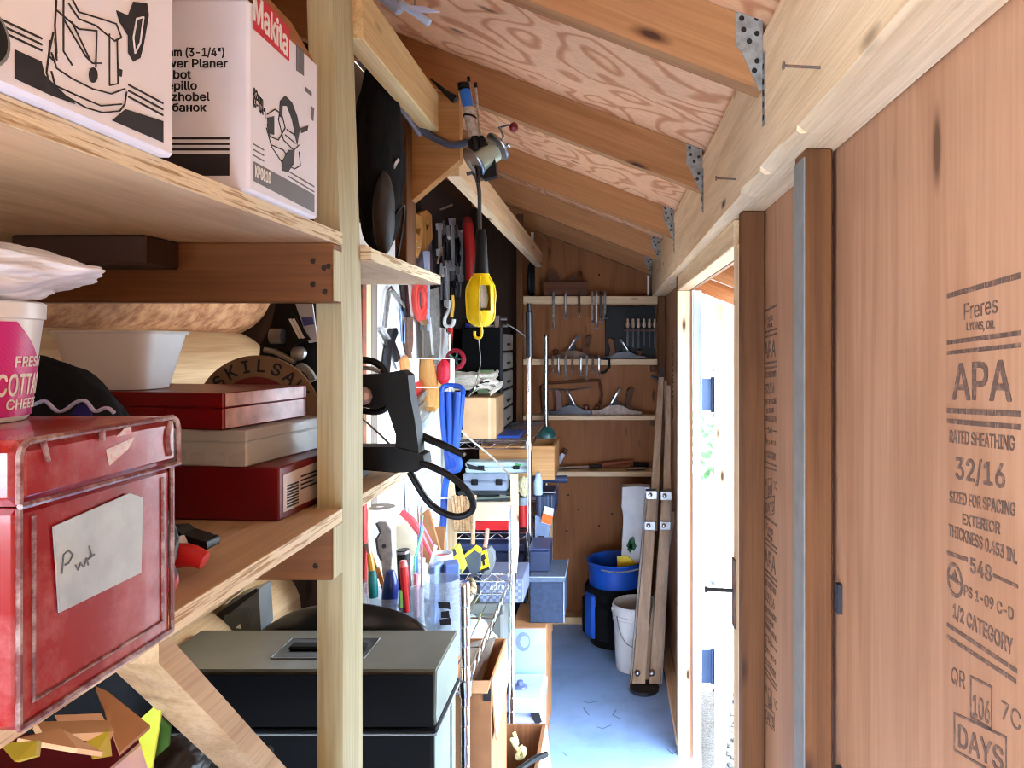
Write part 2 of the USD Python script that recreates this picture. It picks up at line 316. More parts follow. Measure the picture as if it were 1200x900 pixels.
# header: inner plank with a waney lower edge
ys = np.r_[-1.3, .0, .5, .80, .93, .965, .968, 1.08, 1.20, 1.205, 1.38, 1.39, 1.7, 2.4, 3.2, 4.38]; wa = np.r_[.003, .003, .004, .006, .009, .010, .004, .012, .013, .006, .014, .004, .005, .003, .004, .003]
V, Fc = [], []
for y, w in zip(ys, wa): V += [(HIN, y, 2.134), (HIN, y, HB + w), (HIN + w * 1.3, y, HB), (.2772, y, HB), (.2772, y, 2.134)]
for i in range(len(ys) - 1):
    for s in range(5): a, b, c, d = i * 5 + s, i * 5 + (s + 1) % 5, i * 5 + 5 + (s + 1) % 5, i * 5 + 5 + s; Fc += [[a, b, c], [a, c, d]]
n = (len(ys) - 1) * 5; Fc += [[0, 2, 1], [0, 3, 2], [0, 4, 3], [n, n + 1, n + 2], [n, n + 2, n + 3], [n, n + 3, n + 4]]
hm = trimesh.Trimesh(V, Fc, process=False); hm.fix_normals()
wr.add('header_plank', hm, pine_y, 40); wr.add('header_plank', rb(.2788, PLY - .0005, -1.3, 4.38, HB, 2.134, .002), pine_y)
for yy, ln in ((.857, .042), (1.44, .037)):                                  # bent-out nails in the header
    nl = wr.add('nail', cat(cyl((HIN + .004, yy, 1.964), (HIN - ln, yy - .004, 1.965), .0018, 8), cyl((HIN - ln, yy - .004, 1.965), (HIN - ln - .002, yy - .004, 1.965), .0045, 10)), rust, label='rusty nail sticking out of the header')
# grade stamps printed on the sheathing
X = PLY - .0002
def S(px, py, d): return np.array([X, F * X / (px - VX) + d[0], CH - (py - VY) * X / (px - VX) + d[1]])
STAMP = []
def stamp(d, name):
    if STAMP:
        m = STAMP[0].copy(); m.apply_translation([0, d[0], d[1]]); wr.add(name, m, stamp_ink, False, label='dark ink grade stamp on the sheathing'); return
    ms = []
    def tx(s, x0, y0, x1, y1, h, bold=True): A, B = S(x0, y0, d), S(x1, y1, d); ms.append(text(s, A, B, h * X / (x0 - VX), (0, 0, 1), .0004, bold))
    def bar(x0, y0, x1, y1, h, dash=0):
        A, B = S(x0, y0, d), S(x1, y1, d); hh = h * X / (x0 - VX); k = dash or 1
        for i in range(k):
            a, b = A + (B - A) * i / k, A + (B - A) * (i + (.9 if dash else 1)) / k
            w = np.linalg.norm(b - a); ms.append(decal(sbox(0, 0, w, hh), a, (b - a) / w, (0, 0, 1), .0004))
    bar(1110, 350, 1197, 326, 6, 9); tx('Freres', 1130, 375, 1169, 366, 19, False); tx('LYONS, OR.', 1133, 387, 1166, 385, 9)
    bar(1110, 404, 1197, 393, 5, 12); bar(1110, 416, 1197, 407, 4.5, 12); tx('APA', 1116, 467, 1186, 469, 40); bar(1110, 484, 1197, 489, 6, 10); bar(1110, 496, 1197, 504, 5.5, 10)
    tx('RATED SHEATHING', 1113, 518, 1189, 528, 14); tx('32/16', 1120, 560, 1178, 572, 24); tx('SIZED FOR SPACING', 1113, 588, 1190, 605, 13)
    tx('EXTERIOR', 1128, 614, 1172, 626, 12); tx('THICKNESS 0.453 IN.', 1112, 627, 1192, 661, 13); bar(1110, 650, 1135, 659, 5, 3); tx('548', 1137, 670, 1162, 682, 17); bar(1164, 676, 1194, 690, 4, 4)
    c = S(1119, 680, d); s_ = X / (1119 - VX)
    rg = Point(0, 0).buffer(20 * s_).difference(Point(0, 0).buffer(15.5 * s_)).union(sbox(-15 * s_, -2 * s_, 15 * s_, 2 * s_)).union(Polygon([(-9 * s_, 1 * s_), (0, 13 * s_), (9 * s_, 1 * s_)]))
    ms.append(decal(rg, c, (0, -1, 0), (0, 0, 1), .0004))
    tx('PS 1-09 C-D', 1130, 697, 1188, 727, 12); tx('1/2 CATEGORY', 1117, 723, 1187, 768, 16); bar(1110, 734, 1193, 790, 4.5, 9); bar(1110, 748, 1192, 802, 4.5, 9)
    tx('QR', 1115, 800, 1131, 808, 19, False); tx('106', 1140, 838, 1160, 848, 24); tx('DAYS', 1123, 874, 1176, 906, 25)
    for x0, y0, x1, y1, h in ((1137, 841, 1163, 857, 50), (1118, 880, 1180, 916, 46)):
        A, B = S(x0, y0, d), S(x1, y1, d); hh = h * X / (x0 - VX); w = np.linalg.norm(B - A)
        ms.append(decal(sbox(0, 0, w, hh).difference(sbox(.0022, .0022, w - .0022, hh - .0022)), A, (B - A) / w, (0, 0, 1), .0004))
    tx('7C', 1174, 842, 1196, 858, 22, False)
    STAMP.append(cat(ms)); wr.add(name, STAMP[0], stamp_ink, False, label='dark ink grade stamp on the sheathing')
stamp((0, 0), 'grade_stamp'); stamp((.85, .02), 'grade_stamp'); stamp((.85, -.40), 'grade_stamp'); stamp((3.2, -.03), 'grade_stamp')
wr.end()

wf = T('wall_front', 'unseen plywood panel added to cut the light entering the front', kind='structure'); wf.add('sheathing_panel', bx(-1.24, PLY + .012, -1.312, -1.30, 1.15, 2.72), back_ply); wf.end()  # unseen panel over an open gap, its height set to shape the light

# roof: sheets, rafters with hangers, plates along the old wall
ce = T('ceiling', 'pink plywood roof on pine rafters with steel hangers', kind='structure', base=(0, 0, 2.1))
def slope_box(x0, x1, y0, y1, dz0, dz1):
    v = [(x, y, roof_z(x) + d) for x in (x0, x1) for y in (y0, y1) for d in (dz0, dz1)]; return trimesh.convex.convex_hull(np.array(v))
edges = [-1.3] + [r + .02 for r in RAFT[1::2]] + [BACK + .02]
for a, b in zip(edges[:-1], edges[1:]):
    for x0, x1 in ((-1.35, -.36), (-.36, .86)): ce.add('roof_sheet', slope_box(x0, x1, a, b - .0003, 0, .012), roof_ply)
for y in RAFT:
    xl = -1.3; top = .0
    P = [(xl, y + dy, roof_z(xl) + dz) for dy in (0, .040) for dz in (-.001, -.1075)] + [(HIN - .001, y + dy, roof_z(HIN) + dz) for dy in (0, .040) for dz in (-.001, -.1075)]
    rf = ce.add('rafter', trimesh.convex.convex_hull(np.array(P)), rafter_wood)
    zb = roof_z(HIN) - .1075
    pl = pg([(-.042, .122), (-.001, .122), (-.001, .0), (-.006, -.002), (-.034, .060), (-.042, .068)])
    holes = unary_union([Point(a, b).buffer(.0042) for a, b in ((-.034, .112), (-.010, .112), (-.031, .094), (-.010, .088), (-.022, .076), (-.014, .03), (-.010, .045))])
    toW = lambda u, v, w, y=y: np.stack([HIN + u, y - .0016 + w, zb + v], 1)
    fl_ = bx(HIN - .0014, HIN, y - .020, y, zb - .058, zb + .055)
    hg = ce.add('joist_hanger', cat(extr(pl, .0016, toW), fl_), galv, False, label='perforated steel hanger')
    ce.add('nail_head', cat(extr(holes, .0012, lambda u, v, w, y=y: np.stack([HIN + u, y - .0026 + w, zb + v], 1)), [bx(HIN - .0028, HIN - .0012, y - .013, y - .006, zb + k, zb + k + .007) for k in (-.05, -.03, -.012, .006, .03)]), dark_steel, False, parent=hg, kind='stuff')
    ce.add('eave_tail', trimesh.convex.convex_hull(np.array([(x, y + dy, roof_z(x) + dz) for x in (PLY + .013, .82) for dy in (0, .04) for dz in (-.001, -.1)])), rafter_wood)
for a, b in zip(RAFT[:-1], RAFT[1:]):                                         # blocking on the header between rafters
    ce.add('blocking', bx(HIN + .012, HIN + .05, a + .041, b - .001, 2.1345, 2.152), pine_y)
ce.add('wall_plate', rb(-.438, -.40, 1.2105, 1.742, 2.14, 2.228, .002), wood('plate_wood', (236, 206, 150), (212, 172, 112), 'y'))
ce.add('wall_plate', rb(-.438, -.40, 1.985, 4.36, 2.09, 2.178, .002), pine_y)
# doubled diagonal brace whose cut end shows between the two plates
bp = [(538, 112), (539, 187), (477, 240), (440, 268), (440, 190), (498, 112)]
old = wood('brace_wood', (190, 138, 82), (164, 108, 56), 'x')
ce.add('diagonal_brace', fr(bp, 1.752, .036), old); ce.add('diagonal_brace', fr([(a - 1, b - 5) for a, b in bp], 1.79, .036), old)
ce.add('diagonal_brace', fr(bp, 1.828, .036), pine_x)
ce.end()

# left side: log wall of the old cabin, dark sheathing beyond it, white board for hanging tools
wl = T('wall_left', 'log wall of an older cabin with bare boards beyond it', kind='structure', base=(-1.07, 0, 0))
for i in range(11):  # logs stop behind the camera at an unseen opening added for light
    zc = .12 + .24 * i; n = 40; yend = 2.10 if i > 5 else 2.30; ysl = np.linspace(-.10, yend, 24); a = np.arange(n) / n * 2 * math.pi
    A, Y_ = np.meshgrid(a, ysl); R = .128 + .012 * (meshkit.fbm(np.stack([np.cos(A) * 1.2, np.sin(A) * 1.2, Y_ * 1.4], -1) + 5 + i, 3, i) - .5)
    if i == 7: R = R + .012 * (meshkit.fbm(np.stack([np.cos(A) * 7, np.sin(A) * 7, Y_ * 9], -1), 3, 3) - .5)
    V = np.stack([-1.075 + R * np.cos(A), Y_, zc + R * np.sin(A)], -1).reshape(-1, 3); Fc = []
    for r_ in range(23):
        for s in range(n): p0, p1 = r_ * n + s, r_ * n + (s + 1) % n; Fc += [[p0, p1 + n, p1], [p0, p0 + n, p1 + n]]
    V = np.vstack([V, [-1.075, -.10, zc], [-1.075, yend, zc]]); k = len(V)
    Fc += [[k - 2, s, (s + 1) % n] for s in range(n)] + [[k - 1, 23 * n + (s + 1) % n, 23 * n + s] for s in range(n)]
    m = trimesh.Trimesh(V, Fc, process=False); m.fix_normals()
    wl.add('log', m, log_bark if i == 7 else log_smooth, 45)
dark_ply = contour_ply('dark_wall_ply', (62, 42, 30), (46, 30, 20), 'z', amount=.3)  # wall ply, darkened further for the void behind the work light
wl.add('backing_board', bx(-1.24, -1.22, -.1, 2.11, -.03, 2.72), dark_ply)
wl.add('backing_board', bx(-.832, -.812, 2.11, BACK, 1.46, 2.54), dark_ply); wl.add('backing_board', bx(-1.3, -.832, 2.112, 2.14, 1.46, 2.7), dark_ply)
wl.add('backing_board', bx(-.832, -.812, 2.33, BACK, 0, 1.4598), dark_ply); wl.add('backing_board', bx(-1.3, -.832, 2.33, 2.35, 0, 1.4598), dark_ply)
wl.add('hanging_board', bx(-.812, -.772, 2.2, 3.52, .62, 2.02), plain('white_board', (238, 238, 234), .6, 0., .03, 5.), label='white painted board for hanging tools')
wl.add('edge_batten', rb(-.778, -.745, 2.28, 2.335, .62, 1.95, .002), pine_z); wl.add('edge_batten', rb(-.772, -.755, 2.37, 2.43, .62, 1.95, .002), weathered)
wl.add('header_board', bx(-1.24, -1.20, -1.3, -.1, 2.35, 2.72), dark_ply)  # unseen board over the left opening, sized to limit its light
wl.end()

wb = T('wall_back', 'brown plywood end wall with a pale bottom plate', kind='structure')
wb.add('sheathing_panel', bx(-.83, -.5405, BACK, BACK + .012, -.02, 2.6), dark_ply, label='panel coloured dark for the shade behind the tall wire shelf'); wb.add('sheathing_panel', bx(-.54, -.3005, BACK, BACK + .012, -.02, 2.6), back_ply); wb.add('sheathing_panel', bx(-.3003, .34, BACK, BACK + .012, -.02, 2.6), back_ply)  # first panel split off and coloured dark to stand for shade
wb.add('bottom_plate', rb(-.812, STX - .002, 4.402, BACK - .001, 0, .042, .002), pine_x)
wb.add('stud', rb(-.55, -.512, 4.36, 4.40, .0, 2.40, .002), stud_wood)
sc = plain('screw_head', (40, 30, 24), .5, .5)
for px, py in ((666, 580), (678, 597), (717, 602), (664, 622), (702, 616), (652, 320), (702, 322)): wb.add('screw_head', cyl((xy(px, BACK), BACK - .0015, zy(py, BACK)), (xy(px, BACK), BACK, zy(py, BACK)), .006, 10), sc)
wb.end()
# shelves on the end wall: part of the shelving there, a thing
bs = T('wall_shelves', 'four narrow pine shelves across the plywood end wall', 'shelves', base=(-.13, 4.42, .87))
for zt, t in ((1.922, .046), (1.556, .034), (1.229, .026), (.902, .028)):
    bs.add('shelf_board', rb(-.51, STX + .003, 4.362, BACK - .001, zt - t, zt, .002), pine_x)
for zt in (1.515, 1.198, .868): bs.add('shelf_block', rb(.235, STX + .003, 4.40, BACK - .001, zt - .035, zt + .004, .002), stud_wood)
bs.end()

# door: slab swung open outside the wall, hinges, trim
do = T('door_1', 'white door swung outwards beside the opening', kind='structure')
do.add('door_frame', rb(PLY + .0125, .362, 3.0, 3.02, -.08, 1.86, .001), plain('frame_grey', (176, 182, 196), .6, 0, .04))
do.add('door_frame', rb(PLY + .0125, .362, 1.605, 1.625, -.08, 1.86, .001), plain('frame_grey', (176, 182, 196), .6))
dv = np.array([.21, .977]); dv /= np.linalg.norm(dv); nv = np.array([dv[1], -dv[0]])
def dbox(s0, s1, t0, t1, z0, z1):
    return trimesh.convex.convex_hull(np.array([(.405 + dv[0] * s + nv[0] * t, 2.93 + dv[1] * s + nv[1] * t, z) for s in (s0, s1) for t in (t0, t1) for z in (z0, z1)]))
do.add('door_slab', dbox(0, .92, .004, .036, .0, 1.80), white_pl); do.add('door_edge', dbox(-.006, 0, .0, .036, .0, 1.80), pine_z)
do.add('door_rail', cat(dbox(.02, .9, 0, .004, .0, .1), dbox(.02, .9, 0, .004, .86, .95), dbox(.02, .9, 0, .004, 1.70, 1.80), dbox(.02, .1, 0, .004, .1, 1.7)), white_pl)
for z in (1.44, .36): do.add('hinge', cat(bx(.363, .404, 2.985, 2.993, z - .06, z + .07), cyl((.404, 2.987, z - .065), (.404, 2.987, z + .075), .007)), plain('hinge_grey', (70, 86, 116), .4, .6))
do.end()
la = T('door_latch', 'dark iron latch plate with a peg on the door trimmer', 'latch')
la.add('plate', rb(.2625, STX - .0005, 1.600, 1.634, 1.04, 1.186, .001), rust)
la.add('peg', cat(cyl((.2625, 1.618, 1.117), (.207, 1.622, 1.118), .0042, 10), cyl((.207, 1.622, 1.118), (.203, 1.622, 1.118), .0065, 10)), dark_steel); la.end()

# outside the door: gravel, stones, a low bin, shrubs, neighbouring wall
gr = single('gravel_ground', bx(PLY + .0135, 14, -8, 16, -.16, -.10), worn('gravel_base', (124, 120, 114), (84, 80, 76), .9, .4, .6, 120.), 'pale gravel yard outside the open door', 'ground', kind='structure')
bounce_pad = plain('bounce_pale', (206, 202, 194), .9, 0, .1, 4.)  # unseen pale ground, added to bounce light onto the ceiling
yd = T('ground', 'unseen pale ground added to bounce light into the shed', kind='structure'); yd.add('slab', bx(-14, -1.31, -8, 16, -.16, -.10), bounce_pad); yd.add('slab', bx(-1.31, PLY + .0134, -8, -1.33, -.16, -.10), bounce_pad); yd.end()
rng = np.random.default_rng(3); st = []
for k in range(1500):
    Y = 2.1 + 4.2 * rng.random() ** 1.5; x = (.14 + .09 * rng.random()) * Y * (1 + .2 * rng.random())
    if x < .42 or (Y > 5.2 and .6 < x < 1.2): continue
    m = trimesh.creation.icosphere(0); m.apply_scale(rng.uniform(.010, .026) * np.array([1, rng.uniform(.7, 1.2), .6])); m.apply_translation([x, Y, -.097]); st.append(m)
single('gravel_stones', cat(st), plain('stone', (120, 118, 116), .85, 0, .5, 40.), 'loose stones of the gravel yard outside', 'gravel', kind='stuff')
bn = T('garbage_bin', 'blue grey lidded bin standing on the gravel outside', 'bin')
bn.add('body', rb(.72, 1.12, 5.4, 5.85, -.10, .50, .03), plain('bin_blue', (112, 136, 170), .5)); bn.add('lid', rb(.70, 1.14, 5.38, 5.87, .50, .57, .02), plain('bin_lid', (140, 160, 190), .5)); bn.end()
lf = []; rng = np.random.default_rng(5)
for k in range(900):
    c = np.array([1.25, 7.4, .75]) + rng.normal(size=3) * np.array([.34, .3, .36]); m = trimesh.creation.icosphere(0); m.apply_scale(rng.uniform(.03, .06) * np.array([1, 1, .25])); m.apply_transform(trimesh.transformations.random_rotation_matrix(rng.random(3))); m.apply_translation(np.maximum(c, [-9, -9, .0])); lf.append(m)
sh = T('garden_shrub', 'green leafy shrub beyond the bin outside the door', 'shrub')
sh.add('foliage', cat(lf), plain('leaf_green', (120, 160, 110), .7, 0, .3, 6.), kind='stuff'); sh.add('stem', cat(cyl((1.25, 7.4, -.1), (1.25, 7.4, .6), .03), cyl((1.25, 7.4, .2), (1.4, 7.3, .7), .02)), dark_wood); sh.end()
hs = T('neighbour_wall', 'pale plank wall standing across the gravel yard', 'wall', kind='structure')
for k in range(14): hs.add('plank', rb(1.0, 5.2, 10.0, 10.04, -.1 + k * .19, .085 + k * .19, .004), plain('pale_siding', (232, 230, 224), .6))
hs.end()

# ------------------------------------------------------------------ shelving of plywood and two-by-fours along the left side
su = T('shelving_unit', 'plywood shelves nailed to a pale two-by-four post with a diagonal brace', 'shelving', base=(-.42, 1.16, 0))
V = np.array([(x - d, y, z) for z, d in ((0, 0), (1.62, 0), (1.80, .004), (2.30, .020)) for x, y in ((-.438, 1.12), (-.40, 1.12), (-.40, 1.209), (-.438, 1.209))]); Fc = [[0, 2, 1], [0, 3, 2], [12, 13, 14], [12, 14, 15]]
for k in range(3):
    for s in range(4): a, b = k * 4 + s, k * 4 + (s + 1) % 4; Fc += [[a, b, b + 4], [a, b + 4, a + 4]]
su.add('post', trimesh.Trimesh(V, Fc, process=False), post_wood, False, label='pale post standing in front')
su.add('post', rb(-.492, -.4645, 1.71, 1.79, 1.804, 2.30, .002), stud_wood)
for z0, z1 in ((1.795, 1.814), (1.384, 1.4035)):
    a = su.add('shelf_board', bx(-.945, -.402, -.08, 1.1185, z0, z1), shelf_ply); su.add('plywood_edge', bx(-.402, -.400, -.08, 1.1185, z0, z1), edge_ply, parent=a, label='layered plywood edge')
z0, z1 = 1.783, 1.803
a = su.add('shelf_board', bx(-.80, -.389, 1.213, 1.705, z0, z1), shelf_ply); su.add('plywood_edge', cat(bx(-.389, -.387, 1.211, 1.707, z0, z1), bx(-.8, -.389, 1.2112, 1.213, z0, z1), bx(-.8, -.389, 1.705, 1.707, z0, z1)), edge_ply, parent=a)
z0, z1 = 1.384, 1.4035
a = su.add('shelf_board', flat([(-.94, 1.1205), (-.442, 1.1205), (-.442, 1.2105), (-.407, 1.2105), (-.407, 1.60), (-.94, 1.60)], z0, z1 - z0), shelf_ply); su.add('plywood_edge', bx(-.407, -.405, 1.211, 1.60, z0, z1), edge_ply, parent=a)
su.add('shelf_board', bx(-.90, -.44, -.08, 1.1185, .955, .974), shelf_ply)
su.add('ledger', rb(-.945, -.4005, 1.0815, 1.1195, 1.709, 1.7948, .002), old_x); su.add('ledger', rb(-.90, -.4005, 1.0815, 1.1195, 1.308, 1.3838, .002), old_x)
su.add('ledger', rb(-.90, -.4405, 1.0815, 1.1195, .87, .9545, .002), old_x)
for z0 in (1.711, 1.310): su.add('ledger_end', bx(-.4004, -.3990, 1.0825, 1.1185, z0, z0 + .0735), post_wood, label='sawn ledger ends coloured pale as if lit')  # ledger ends take the pale post colour to look lit
for px, py in ((367, 306), (380, 314), (367, 333), (381, 342), (369, 629), (370, 663), (385, 312)): su.add('screw_head', cyl(q(px, py, 1.0805), q(px, py, 1.0814), .0042, 10), sc)
# diagonal brace, 45 degrees, in the plane of the shelf fronts
bz = lambda y, z: (y, z)
yz = [(.681, 1.3838), (.712, 1.3838), (1.1195, .957), (1.1195, .924), (.681, 1.351)]
yz = [(.665, 1.3838), (.681, 1.3838), (1.1195, .923), (1.1195, .889), (.665, 1.366)]
m = extr(pg(yz), .046, lambda u, v, w: np.stack([-.4005 - w, u, v], 1)); su.add('brace', m, wood('brace_pale', (206, 180, 140), (176, 146, 104), 'y', knots=False))
su.add('dark_block', rb(-.80, -.62, 1.0, 1.08, 1.755, 1.7945, .003), plain('creosote', (58, 36, 24), .7))
su.end()

# ---- boxes on the top shelf
ZS = 1.8145
def txt_f(t, s, px, py, Y, w, h, m, parent=None, bold=True, name='lettering'):          # lettering on a face looking at the camera
    A = q(px, py, Y); A[1] -= .0002; B = A + [w * Y / F, 0, 0]; t.add(name, text(s, A, B, h * Y / F, (0, 0, 1), .0005, bold), m, False, parent=parent)
b1 = T('power_tool_carton', 'white tool carton with a router drawing at the end of the top shelf', 'box')
X1 = -.389
b1.add('body', rb(-.72, X1, .475, .669, ZS, 2.12, .003), carton_white)
def sx(px, py, X): Y = F * X / (px - VX); return np.array([X, Y, CH - (py - VY) * Y / F])
def art_x(polys, X, w, t=.0006): return extr(lines([on_x(p, X) for p in polys], w), t, lambda u, v, k: np.stack([X + k, u, v], 1))
def fill_x(polys, X, t=.0005): return extr(unary_union([pg(on_x(p, X)) for p in polys]), t, lambda u, v, k: np.stack([X + k, u, v], 1))
# printed bands
b1.add('printed_band', kind='stuff', smooth=False, m=ink, mesh=fill_x([[(17, 58), (48, 72), (52, 88), (60, 96), (88, 122), (60, 112), (17, 92)], [(131, 141), (147, 128), (191, 142), (191, 167)]] + [[(2 + 0, 22 + 7 * k), (49, 44 + 7 * k), (49, 46.4 + 7 * k), (2, 24.4 + 7 * k)] for k in range(3)] + [[(150, 98 + 7 * k), (191, 120 + 7 * k), (191, 122.2 + 7 * k), (150, 100.2 + 7 * k)] for k in range(3)], X1 + .0002))
b1.add('router_drawing', art_x([[(62, 38), (57, 62), (54, 85), (58, 98), (72, 110), (100, 126), (120, 132), (140, 130), (146, 122), (148, 108)], [(60, 62), (66, 80), (84, 92), (108, 104), (130, 110), (146, 104)], [(66, -6), (64, 30), (66, 62)], [(74, -6), (74, 60), (84, 76)], [(74, 22), (100, 66)], [(84, 26), (106, 72)], [(113, 36), (112, 78)], [(128, 40), (128, 98)], [(137, 46), (138, 98), (128, 100)],
   [(82, -6), (92, 14), (118, 22), (136, 28), (142, 44), (134, 48), (112, 30), (92, 22), (80, 4)], [(58, 48), (57, 66), (64, 72)], [(64, 46), (66, 70)], [(60, 84), (64, 100), (90, 112), (118, 124), (142, 122)], [(66, 12), (92, 34), (112, 36)], [(100, 66), (108, 74), (118, 74)]], X1 + .0002, .0011), ink, False)
el = lambda cx, cy, a, b: [(cx + a * math.cos(k / 10 * math.pi), cy + b * math.sin(k / 10 * math.pi)) for k in range(20)]
b1.add('router_knob_drawing', fill_x([[(136, 12), (150, 18), (156, 2), (172, 4), (174, 18), (168, 52), (164, 68), (156, 72), (150, 62), (150, 42), (140, 26)], el(109, 88, 5, 9), [(139, 80), (143, 82), (142, 90), (138, 88)]], X1 + .0004), ink, False, kind='stuff')
b1.add('knob_light', art_x([[(160, 22), (168, 20), (164, 50), (158, 62), (156, 44), (160, 22)]], X1 + .0009, .0014), carton_white, False); b1.end()

b2 = T('planer_carton', 'white carton with a red logo banner and a planer drawing on the top shelf', 'box')
XA, YB = -.391, .811
bod = b2.add('body', rb(-.60, XA, YB, 1.0, ZS, 2.022, .003), carton_white)
b2.add('flap', trimesh.convex.convex_hull(np.array([(XA - .003, .86, 2.022), (XA - .003, 1.0, 2.022), (XA - .03, .86, 2.075), (XA - .03, .99, 2.072), (XA - .005, .86, 2.022), (XA - .032, .99, 2.072)])), cardboard_d)
b2.add('flap', trimesh.convex.convex_hull(np.array([(-.6, YB, 2.022), (XA, YB, 2.022), (-.6, YB - .03, 2.06), (XA, YB - .03, 2.06), (XA, YB + .002, 2.022), (XA, YB - .028, 2.061)])), carton_white)
for s, py, w, h in (('82mm (3-1/4")', 66, 83, 9.5), ('Power Planer', 79, 88, 9.5), ('Rabot', 92, 37, 9.5), ('Cepillo', 105, 45, 9.5), ('Falzhobel', 118, 64, 9.5), ('Рубанок', 130.5, 56, 9.5)):
    xr = {'82mm (3-1/4")': 263, 'Power Planer': 267, 'Rabot': 224, 'Cepillo': 231, 'Falzhobel': 246, 'Рубанок': 242}[s]; txt_f(b2, s, xr - w, py, YB, w, h, ink)
b2.add('printed_band', cat([decal(sbox(0, 0, 112 * YB / F, h * YB / F), q(157, py, YB) - [0, .0002, 0], (1, 0, 0), (0, 0, 1), .0005) for py, h in ((163.5, 2.4), (170, 2.4), (176.5, 2.4), (206, 25))]), ink, False, kind='stuff')
e = XA + .0002
b2.add('red_banner', fill_x([[(296, -14), (338.5, 33), (338.5, 72), (296, 33)]], e), red_ink, False)
b2.add('logo', text('Makita', sx(297, 22, XA + .0007), sx(337, 66, XA + .0007), .030, (0, .0, 1), .0005, True), white_paper, False)
b2.add('lettering', cat(text('82mm', sx(297, 113, e), sx(308, 125, e), .010, (0, 0, 1), .0005, True), text('(3-1/4")', sx(297, 123, e), sx(311, 138, e), .009, (0, 0, 1), .0005, True)), ink, False)
gk = plain('grey_ink', (118, 120, 122), .6)
b2.add('printed_band', fill_x([[(297, 189), (368, 228), (368, 249), (297, 212)]] + [[(297, 168 + 6.5 * k), (309, 175 + 6.5 * k), (309, 176.6 + 6.5 * k), (297, 169.6 + 6.5 * k)] for k in range(3)] + [[(338, 200 + 6 * k), (368, 218 + 6 * k), (368, 219.6 + 6 * k), (338, 201.6 + 6 * k)] for k in range(3)], e), gk, False, kind='stuff')
b2.add('model_number', text('KP0810', sx(299, 207, e + .0005), sx(317, 215.5, e + .0005), .0125, (0, 0, 1), .0005, True), white_paper, False)
b2.add('barcode', fill_x([[(347 + k * 1.35, 52 + k * 1.1), (347.7 + k * 1.35, 52.6 + k * 1.1), (347.7 + k * 1.35, 83 + k * 1.0), (347 + k * 1.35, 82.4 + k * 1.0)] for k in range(7)] + [[(357, 101), (365, 108), (365, 113), (357, 106)], [(364, 124), (368, 127), (367, 142), (364, 139)]], e), gk, False)
b2.add('planer_drawing', art_x([[(312, 150), (318, 172), (330, 190), (345, 198), (352, 194), (350, 178)], [(313, 134), (322, 128), (330, 134), (334, 150), (326, 164), (316, 160), (313, 146)], [(326, 140), (332, 164), (344, 176), (350, 170)], [(318, 170), (332, 176), (338, 186)], [(330, 120), (326, 140)], [(336, 152), (348, 160)], [(334, 158), (346, 168)]], e, .0012), ink, False)
b2.add('planer_grip_drawing', fill_x([[(327, 136), (328, 118), (334, 112), (342, 120), (348, 136), (351, 152), (348, 170), (345, 156), (342, 140), (336, 124), (331, 124), (330, 138)], [(331, 188), (338, 176), (345, 176), (344, 192), (337, 202), (331, 200)], [(313, 138), (321, 136), (321, 158), (314, 156)], [(352, 150), (361, 147), (360, 153), (353, 156)]], e + .0002), plain('dark_grey_ink', (60, 62, 64), .6), False)
b2.end()
t = T('rubber_roller', 'black rubber hose end lying at the shelf front before the cartons', 'roller')
t.add('roller', lathe([(0, 0), (.016, 0), (.020, .006), (.020, .070), (.017, .078), (0, .078)], 26, (-.452, .450, ZS + .0206), (1, 0, 0)), black, 40); t.add('end_ring', ring((-.3765, .450, ZS + .0206), .0165, .0028, (1, 0, 0), 26, 8), grey_pl); t.end()  # black hose end, shaped as a short cylinder

# ---- red steel toolbox hanging over the lower shelf front
red_metal = worn('worn_red_paint', (150, 14, 22), (196, 120, 122), .22, .46, .80, 16., .35); red_edge = worn('worn_red_edge', (112, 50, 52), (190, 178, 174), .3, .46, .70, 40.)
SX, ZL = -.375, 1.4037
tx = T('metal_toolbox', 'scratched red steel toolbox with a taped label, overhanging the lower shelf', 'toolbox')
tx.add('body', rb(-.86, SX, .474, .640, ZL, 1.545, .004), red_metal)
tx.add('lid', rb(-.862, SX + .004, .470, .644, 1.546, 1.588, .007), red_metal)
tx.add('lid_rim', cat(tube([(SX + .0042, .4705, 1.549), (SX + .0042, .4705, 1.578), (SX + .0042, .4725, 1.584), (SX + .0042, .478, 1.5875), (SX + .0042, .635, 1.5875), (SX + .0042, .641, 1.584), (SX + .0042, .6435, 1.578), (SX + .0042, .6435, 1.549)], .0022, 8), tube([(SX + .005, .470, 1.5475), (SX + .005, .644, 1.5475)], .0022, 6)), red_edge)
tx.add('pressed_panel', cat(tube([(SX + .0004, .487, 1.538), (SX + .0004, .487, 1.418), (SX + .0004, .627, 1.418), (SX + .0004, .627, 1.538)], .0016, 6), tube([(SX + .001, .4745, ZL + .002), (SX + .001, .6395, ZL + .002)], .0022, 6), tube([(SX + .001, .4745, ZL + .002), (SX + .001, .4745, 1.545)], .0020, 6), tube([(SX + .001, .6395, ZL + .002), (SX + .001, .6395, 1.545)], .002, 6)), red_edge)
tx.add('lid_flute', tube([(SX + .0045, .49, 1.586), (SX + .0045, .494, 1.572)], .002, 6), red_edge); tx.add('lid_flute', tube([(SX + .0045, .546, 1.587), (SX + .0045, .546, 1.579)], .0025, 6), red_edge); tx.add('lid_flute', (tube(smooth_path([(SX + .0048, .632, 1.584), (SX + .0048, .627, 1.572), (SX + .0048, .630, 1.556)], 10), .0022, 6)), red_edge)
lb = [(61, 617), (150, 578), (166, 583), (164, 671), (68, 718)]
